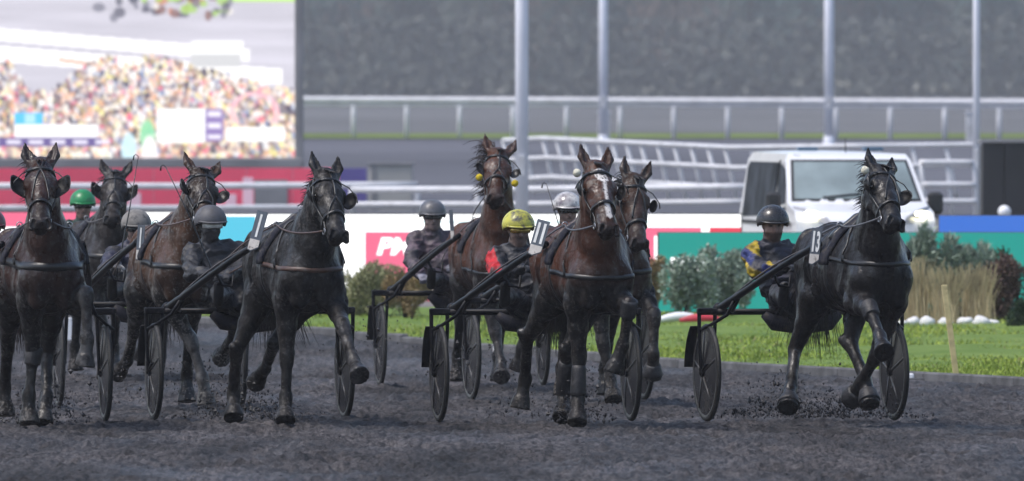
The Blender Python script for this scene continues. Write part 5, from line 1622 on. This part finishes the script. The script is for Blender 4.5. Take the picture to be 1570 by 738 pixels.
    # eyes, brows and mouth
    fv = V - np.array(hc, np.float32); fa = fv @ np.array(fx, np.float32); fb = fv @ np.array(sy, np.float32); fz = fv @ np.array(uz, np.float32)
    eye = np.clip(1.6 - np.sqrt(((np.abs(fb) - .032) / .013) ** 2 + ((fz - .004) / .008) ** 2), 0, 1) * (fa > .05)
    mou = np.clip(1.5 - np.sqrt((fb / .022) ** 2 + ((fz + .062) / .006) ** 2), 0, 1) * (fa > .05)
    dk_ = np.clip(np.maximum(eye, mou * .8), 0, 1)[:, None] * w[:, 3:4]
    if D.get('beard'): dk_ = np.maximum(dk_, (np.clip((-.045 - fz) / .01, 0, 1) * (fa > 0) * .75)[:, None] * w[:, 3:4])
    Cc = Cc * (1 - dk_) + np.array((.012, .010, .010), np.float32)[None] * dk_
    if D.get('pattern'):
        pa, pb = [np.array(q, np.float32) for q in D['pattern']]
        ring = np.sin(V[:, 2] * 38 + V[:, 1] * 14 + V[:, 0] * 10)
        m = np.clip(ring * 4, 0, 1) * w[:, 0] * (V[:, 1] - nec.y < -.12)
        m2 = w[:, 0] * (V[:, 1] - nec.y < -.12) * (1 - np.clip(ring * 4, 0, 1))
        Cc = Cc * (1 - m - m2)[:, None] + pa[None] * m[:, None] + pb[None] * m2[:, None]
    if D.get('patch'):
        nz_p = fnoise(V, 6, 3, 2); pc = np.array(D['patch'], np.float32); m = (w[:, 0] > .5) & (V[:, 1] - nec.y < -.19) & (V[:, 2] > nec.z - .20) & (nz_p < .70)
        Cc[m] = pc
    nzz = fnoise(V, 9, S['seed'] + 5); mud = (np.clip((nzz - D.get('clean', .42)) * 6, 0, .92) * (1 - D.get('face', .55) * w[:, 3]))[:, None]
    Cc = Cc * (1 - mud) + np.array(D.get('mudc', (.03, .029, .031)), np.float32)[None] * mud
    mt = M('muddy_racing_silks', (0, 0, 0), .5, .25, .3, 12, bump=.5, bs=26, attr='coat')
    link('body', np_mesh('body', V, Q, mt, True, {'coat': Cc}), root)
    # helmet: shell, rim, peak; goggles over the eyes
    hm = MB(); V = []; Fc = []; nu, nv = 28, 12
    hm_m = M('helmet_shell', D['helmet'], D.get('hrough', .35), .5, .2, 10, mud=D.get('hmud', .35), mudc=(.05, .048, .05), muds=16, c2=D.get('helmet2'))
    for lay in (0, 1):
        k = 1.0 if lay == 0 else .93
        for i in range(nv + 1):
            thh = R(112) * i / nv
            for j in range(nu):
                a = 2 * math.pi * j / nu
                cut = .42 if math.cos(a) > .35 else 0
                t2 = thh * (1 - .22 * max(0, math.cos(a)) ** .7 * (i / nv))
                r1 = math.sin(t2)
                V.append(h(-.012 + math.cos(a) * r1 * .140 * k, math.sin(a) * r1 * .126 * k, .030 + math.cos(t2) * .124 * k))
    o = (nv + 1) * nu
    for i in range(nv):
        for j in range(nu):
            j2 = (j + 1) % nu; q = (i * nu + j, (i + 1) * nu + j, (i + 1) * nu + j2, i * nu + j2)
            Fc.append(q); Fc.append(tuple(o + z for z in q[::-1]))
    for j in range(nu):
        j2 = (j + 1) % nu; Fc.append((nv * nu + j, o + nv * nu + j, o + nv * nu + j2, nv * nu + j2))
    hm.add(V, Fc); ho = hm.build('helmet', hm_m, root, True)
    pk = MB(); P = []; NN = []
    for j in range(11):
        a = R(-58 + 116 * j / 10); P.append(h(-.012 + math.cos(a) * .150, math.sin(a) * .122, .040 - .006 * math.cos(a))); NN.append(uz * 1.0 + fx * .3)
    pk.ribbon(P, NN, .03, .004); pk.build('peak', hm_m, ho, True)
    cs = MB(); cs.tube([h(.0, -.078, -.0), h(.03, -.06, -.075), h(.055, 0, -.122), h(.03, .06, -.075), h(.0, .078, 0)], .007, 6); cs.build('chin_strap', MT['leather'], ho, True)
    gg = MB(); P = []; NN = []
    for j in range(13):
        a = R(-62 + 124 * j / 12); P.append(h(.012 + math.cos(a) * .101, math.sin(a) * .088, .004)); NN.append(fx * math.cos(a) + sy * math.sin(a))
    gg.ribbon(P, NN, [.028 + .016 * abs(math.sin(R(-62 + 124 * j / 12) * 1.5)) for j in range(13)], .006)
    gm = M('goggles_lens', D.get('goggle', (.02, .02, .022)), .12, .6, .3, 20, metal=D.get('gmetal', 0.0), mud=.2, muds=20)
    if not D.get('nogog'): gg.build('goggles', gm, root, True)
    if D.get('whip'):
        a = H.hand[0]; tp = on_plane_x(iwS, *D['whip'], -2.0); tp.x += 2.35
        wm = MB(); wm.tube([a + (a - tp).normalized() * .15, a, a.lerp(tp, .5) + Vector((0, .01, .01)), tp], [.009, .008, .005, .003], 6)
        wm.tube([tp, tp + Vector((0, -.02, .015)), tp + Vector((0, -.035, .005)), tp + Vector((0, -.04, -.03))], [.003, .0035, .005, .007], 5)
        wo = link('driving_whip', wm.build('tmpw', MT['leather'], None, True).data, None)
        wo.location = root.location; wo.rotation_euler = root.rotation_euler
        bpy.data.objects.remove(bpy.data.objects['tmpw'])
        tag(wo, D['whip_label'], 'whip', 'driving whips')
    return root

ONLY = []

# ------------------------------------------------------------------ the field of trotters
BLACK = (.010, .009, .0095)
BAY = (.075, .026, .012)
DBAY = (.036, .017, .012)
HORSES = [
    dict(seed=13, mid=1228, bot=646, yaw=14, side=-.12, coat=BLACK, rough=.36, poll=(1356, 258), muzzle=(1379, 338), hyaw=14, roll=0, headdark=.2,
         legs=dict(RF=[(1334, 476, 1), (1349, 517, 1), (1356, 541, 1)], LF=[(1344, 545, 0), (1320, 588, 0), (1303, 615, 0)],
                   LH=[(1304, 527, 1), (1327, 583, 1), (1334, 622, 1)], RH=[(1219, 536, 0), (1212, 596, 1), (1208, 626, 1)]),
         el=dict(RF=(.08, 0, .02), LF=(0, -.02, 0), LH=(.1, -.08, 0), RH=(-.02, 0, 0)), muddy=.4, mudc=(.022, .021, .023),
         pom='white', pom_sides=(-1,), mane_side=-1, mane=70, mane_len=.9, over='cross', rein='rag', collar_z=1.24, collar_w=.035, legmud=dict(RF=.1, LF=.25),
         boots=dict(RF=['knee'], LF=['bell'], LH=['bell'], RH=['bell']), blink=1.0, hands=(-1.95, -.18, 1.18),
         plate=dict(top=(1253, 350), bot=(1247, 407), text='13', w=.075, label='dark number plate reading 13 above a white panel'),
         label='black trotter furthest right, number 13, with one foreleg lifted high',
         sulky='sulky of the black horse number 13, standing clear at the right',
         driver=dict(label='driver in a dark helmet and blue and yellow silks beside number 13', head=(1185, 345), helmet=(.02, .02, .022), hmud=.3, hrough=.25,
                     jacket=(.035, .035, .05), trousers=(.02, .02, .025), pattern=((.36, .26, .02), (.02, .028, .11)), skin=(.27, .165, .13), face=.75, beard=True, clean=.42, nogog=True, turn=-4)),
    dict(seed=11, mid=821, bot=647, yaw=10, side=.02, coat=(.052, .019, .010), rough=.42, poll=(917, 252), muzzle=(937, 349), hyaw=8, headdark=.0, under=1.0, nose_t=.36,
         legs=dict(RF=[(888, 548, 0), (886, 612, 1), (885, 649, 1)], LF=[(964, 472, 1), (955, 530, 0), (940, 572, 0)],
                   LH=[(868, 542, 0), (864, 606, 0), (862, 641, 1)], RH=[(808, 520, 0), (805, 582, 0), (796, 629, 0)]),
         el=dict(RF=(.03, .0, 0), LF=(.08, .0, .03), LH=(.05, -.05, 0), RH=(-.05, .03, 0)), muddy=.8, mudc=(.05, .046, .044),
         over='none', blaze=[(.05, .19, .036, -.002), (.17, .36, .013, .006), (.33, .49, .020, .006)], pom='white', pom_sides=(-1,), mane_len=.6, mane=26, mane_side=1, rein='rag', collar_z=1.14, collar_w=.036,
         boots=dict(LF=['knee'], RF=['shin'], LH=['shin']), blink=.8, blink_open=.3, hands=(-1.95, -.12, 1.17), brown_saddle=True,
         plate=dict(top=(834, 338), bot=(818, 393), text='11', w=.10, label='dark number plate reading 11 above a white panel'),
         label='bay trotter with a white blaze and grey breast strap, number 11',
         sulky='sulky of the blazed bay horse number 11, its driver in yellow helmet',
         driver=dict(label='driver in a yellow helmet with a red shoulder beside the blazed bay', head=(795, 352), helmet=(.40, .38, .05), hmud=.45,
                     jacket=(.03, .03, .035), patch=(.40, .015, .02), skin=(.22, .15, .12), clean=.5, goggle=(.45, .32, .08), gmetal=.6, turn=2)),
    dict(seed=1, mid=383, bot=644, yaw=11, side=.02, coat=(.012, .011, .011), rough=.48, poll=(504, 264), muzzle=(524, 358), hyaw=13, headdark=.3,
         legs=dict(RF=[(440, 550, 0), (438, 610, 1), (437, 647, 1)], LF=[(526, 502, 1), (541, 552, 1), (552, 577, 1)],
                   LH=[(421, 526, 0), (406, 566, 0), (391, 588, 0)], RH=[(362, 540, 0), (358, 604, 0), (358, 642, 1)]),
         el=dict(RF=(-.02, -.0, 0), LF=(.1, .03, .02), LH=(.0, .0, 0), RH=(-.05, 0, 0)), muddy=.8, mudc=(.042, .040, .041),
         mane=80, mane_side=-1, mane_len=.7, collar_z=1.19, collar='brown_leather', collar_w=.035, rein='brown_leather', blink=.95, hands=(-1.95, -.3, 1.12), tail=(.35, 0),
         plate=dict(top=(403, 324), bot=(386, 386), text='1', w=.085, label='mud streaked grey number plate'), legmud=dict(LF=.5, RH=.4),
         label='mud dulled black trotter with a narrow brown breast strap, nearest the middle left',
         sulky='sulky of the mud dulled black horse in the middle left',
         driver=dict(label='mud blackened driver with silvery goggles leaning out beside the black horse', head=(323, 345), helmet=(.07, .07, .08), hmud=.4, hrough=.6,
                     jacket=(.028, .028, .032), trousers=(.05, .05, .055), skin=(.075, .066, .064), clean=.34, face=.3, goggle=(.6, .58, .55), turn=4, whip=(254, 256), whip_label='short whip held up by the mud blackened driver', mudc=(.028, .028, .031))),
    dict(seed=4, mid=13, bot=647, yaw=8.5, side=.05, coat=(.028, .011, .008), rough=.36, poll=(62, 247), muzzle=(62, 340), hyaw=-6, headdark=.1,
         legs=dict(RF=[(51, 545, 0), (44, 608, 1), (45, 650, 1)], LF=[(132, 456, 1), (134, 528, 0), (129, 572, 0)],
                   LH=[(72, 542, 0), (71, 608, 1), (66, 650, 1)]),
         el=dict(RF=(.0, .02, 0), LF=(.08, .06, .02), LH=(.08, -.05, 0)), muddy=.8, mudc=(.05, .048, .047), legmud=dict(LF=.85, RF=.25),
         mane=110, mane_side=-1, mane_len=1.1, hair='hairb', over='cross', blink_square=True, blink=1.15, blink_open=1.1, collar_w=.06, collar_z=1.22, hands=(-1.95, -.05, 1.12), ears=(-4, 4), boots=dict(RF=['knee']),
         label='dark bay trotter cut by the left edge, crossed straps on its face',
         sulky='sulky of the dark bay horse cut by the left edge',
         driver=dict(label='driver half hidden behind the dark bay at the left edge', head=(-16, 350), helmet=(.10, .02, .03), hmud=.3, jacket=(.03, .02, .03), clean=.4)),
    dict(seed=5, mid=230, bot=625, yaw=8, coat=(.056, .026, .014), rough=.45, poll=(313, 262), muzzle=(319, 336), hyaw=10, headdark=.85,
         legs=dict(RF=[(305, 545, 0), (316, 596, 1), (318, 628, 1)], LF=[(362, 492, 1), (352, 528, 0), (338, 550, 0)],
                   RH=[(205, 508, 0), (195, 553, 0), (180, 574, 0)]),
         el=dict(RF=(-.02, .02, 0), LF=(.08, .03, 0), RH=(-.08, -.05, 0)), muddy=.8, mudc=(.095, .09, .086), legmud=dict(RF=.95, LF=.2), ears=(-22, 16),
         blaze=[(.09, .12, .008, 0)], mane=40, mane_len=.6, collar_z=1.18, blink=.95, blink_open=.9, brown_saddle=True, hands=(-1.95, -.3, 1.08), rein='brown_leather',
         plate=dict(top=(217, 345), bot=(213, 400), text='1', w=.06, label='dark number plate with a white foot'),
         label='bay trotter behind the silvery goggled driver, dark faced with spread ears',
         sulky='sulky behind the dark faced bay horse, its driver in grey helmet',
         driver=dict(label='driver in a mud spattered grey helmet between two bay horses', head=(209, 350), helmet=(.16, .15, .14), hmud=.35, hrough=.7, jacket=(.03, .03, .05), trousers=(.02, .02, .035), skin=(.26, .17, .14), gloves=(.4, .38, .36), clean=.5, rhand=(178, 410), whip=(212, 240), whip_label='long whip standing up above the grey helmet')),
    dict(seed=6, mid=856, bot=614, yaw=11, coat=(.042, .020, .013), rough=.45, poll=(975, 272), muzzle=(985, 374), hyaw=12, headdark=.1, ears=(10, 18),
         legs=dict(LF=[(1003, 487, 1), (1002, 545, 0), (1000, 580, 0)], RF=[(926, 545, 0), (937, 588, 1), (941, 614, 1)]),
         el=dict(LF=(.08, .04, 0), RF=(0, 0, 0)), muddy=1.0, mudc=(.06, .055, .05), boots=dict(LF=['bell']),
         mane=30, blink=.7, blink_open=.3, over='cross', hands=(-1.95, .05, 1.15), scale=1, collar_z=1.12,
         label='brown trotter half hidden behind the blazed bay, ears turned out',
         sulky='sulky of the brown horse half hidden behind the blazed bay',
         driver=dict(label='driver in a shiny white helmet peering between two bay horses', head=(870, 322), helmet=(.62, .60, .58), helmet2=(.12, .10, .12), hmud=.25, hrough=.2, jacket=(.04, .035, .04), skin=(.26, .17, .14), clean=.45, whip=(838, 283), whip_label='hooked whip tip rising over the white helmet')),
    dict(seed=7, mid=708, bot=592, yaw=8, coat=(.060, .022, .012), rough=.45, poll=(766, 231), muzzle=(761, 303), hyaw=-2, headdark=.05, nose_t=.34,
         legs=dict(RF=[(762, 523, 0), (768, 556, 1), (769, 579, 1)], LF=[(806, 487, 1), (800, 532, 0), (793, 566, 0)]),
         el=dict(RF=(0, .03, 0), LF=(.08, .03, 0)), muddy=.8, mudc=(.06, .055, .055), legmud=dict(RF=.5),
         blaze=[(.07, .14, .014, 0)], mane=130, mane_side=-1, mane_len=1.6, hair='hairb', pom='yellow', pom_sides=(1, -1), pom_t=.33, pom_l=.12, ears=(-14, 14),
         blink=.72, blink_open=1.3, hands=(-1.95, -.2, 1.1), collar_z=1.05, collar_w=.03,
         plate=dict(top=(691, 322), bot=(694, 368), text='', w=.035, label='pale plate seen nearly edge on'),
         label='bay trotter with a small white star, head highest, furthest back in the middle',
         sulky='sulky of the starred bay horse furthest back in the middle',
         driver=dict(label='driver in a clear visored dark helmet left of the starred bay', head=(663, 332), helmet=(.10, .10, .11), hmud=.35, jacket=(.09, .065, .08), trousers=(.03, .022, .03), gloves=(.20, .20, .24), clean=.5, rhand=(645, 428), skin=(.28, .20, .18), mudc=(.05, .045, .05))),
    dict(seed=8, mid=128, bot=576, yaw=8, coat=(.020, .016, .016), rough=.5, poll=(177, 265), muzzle=(172, 334), hyaw=-6, headdark=.2,
         legs=dict(LF=[(222, 480, 1), (222, 520, 0), (215, 550, 0)], RF=[(160, 522, 0), (160, 560, 1), (160, 580, 1)]), el=dict(LF=(.08, .0, 0)), muddy=1.0, mudc=(.055, .053, .053),
         mane=40, blink_square=True, blink=1.15, blink_open=1.0, ears=(-16, 16), hands=(-1.95, -.1, 1.12),
         label='black trotter furthest back at the left, beside the green helmet',
         sulky='sulky of the furthest black horse at the left',
         driver=dict(label='driver in a green helmet behind the dark bay at the left', head=(127, 315), helmet=(.01, .19, .06), hmud=.15, jacket=(.02, .04, .03), skin=(.26, .17, .14), clean=.5)),
]
BUILT = []
for S in HORSES:
    if ONLY and S['seed'] not in ONLY: continue
    H = make_horse(S)
    make_sulky(H)
    make_driver(H)
    H.F = None
    BUILT.append(H)

# ------------------------------------------------------------------ mud thrown up round the hooves
pts = []; sz = []
SPL = [(1208, 640, 260, 55, 26), (1305, 640, 240, 55, 24), (360, 642, 260, 45, 40), (300, 585, 70, 60, 40), (885, 648, 160, 30, 26), (905, 590, 60, 30, 40), (60, 648, 170, 40, 28), (795, 640, 50, 30, 30), (437, 645, 50, 30, 14), (740, 560, 60, 60, 50), (1180, 610, 60, 70, 30), (150, 600, 60, 60, 50), (210, 560, 40, 40, 50), (590, 520, 30, 60, 50), (70, 600, 40, 60, 40)]
for (px, py, n, sx, sy) in SPL:
    Y = min(28080.0 / (max(py, 560) + 6 - HOR), 88) if py > 600 else 84.0
    c = at(px, py, Y)
    for i in range(int(n * 2.6)):
        a = rng.normal(0, sx) * .0048; h_ = abs(rng.normal(0, sy)) * .0055 * max(.15, 1 - abs(a) / .6)
        s = rng.uniform(.003, .010) * (2.2 if rng.random() < .08 else 1)
        z_ = (max(c.z, 0) if py > 600 else c.z - .1) + h_
        pts.append((c.x + a, Y + rng.normal(0, .15), max(z_, .004))); sz.append(s * np.array([1, 1, rng.uniform(.7, 1.6)]))
clods('mud_spray', pts, sz, MS['clod'], 'black mud flung up by the hooves')

# ------------------------------------------------------------------ damp air
hz = MB(); hz.box((0, 715, 28), (2000, 1560, 62)); ho = hz.build('haze', [])
hm = bpy.data.materials.new('damp_air'); hm.use_nodes = True; n = hm.node_tree
for q in list(n.nodes):
    if q.type == 'BSDF_PRINCIPLED': n.nodes.remove(q)
vp = n.nodes.new('ShaderNodeVolumePrincipled'); vp.inputs['Color'].default_value = (.93, .93, .97, 1); vp.inputs['Density'].default_value = .00023; vp.inputs['Anisotropy'].default_value = .3
n.links.new(vp.outputs[0], [q for q in n.nodes if q.type == 'OUTPUT_MATERIAL'][0].inputs['Volume'])
ho.data.materials.clear(); ho.data.materials.append(hm)
tag(ho, 'pale damp haze lying over the whole course', None, None, 'stuff')
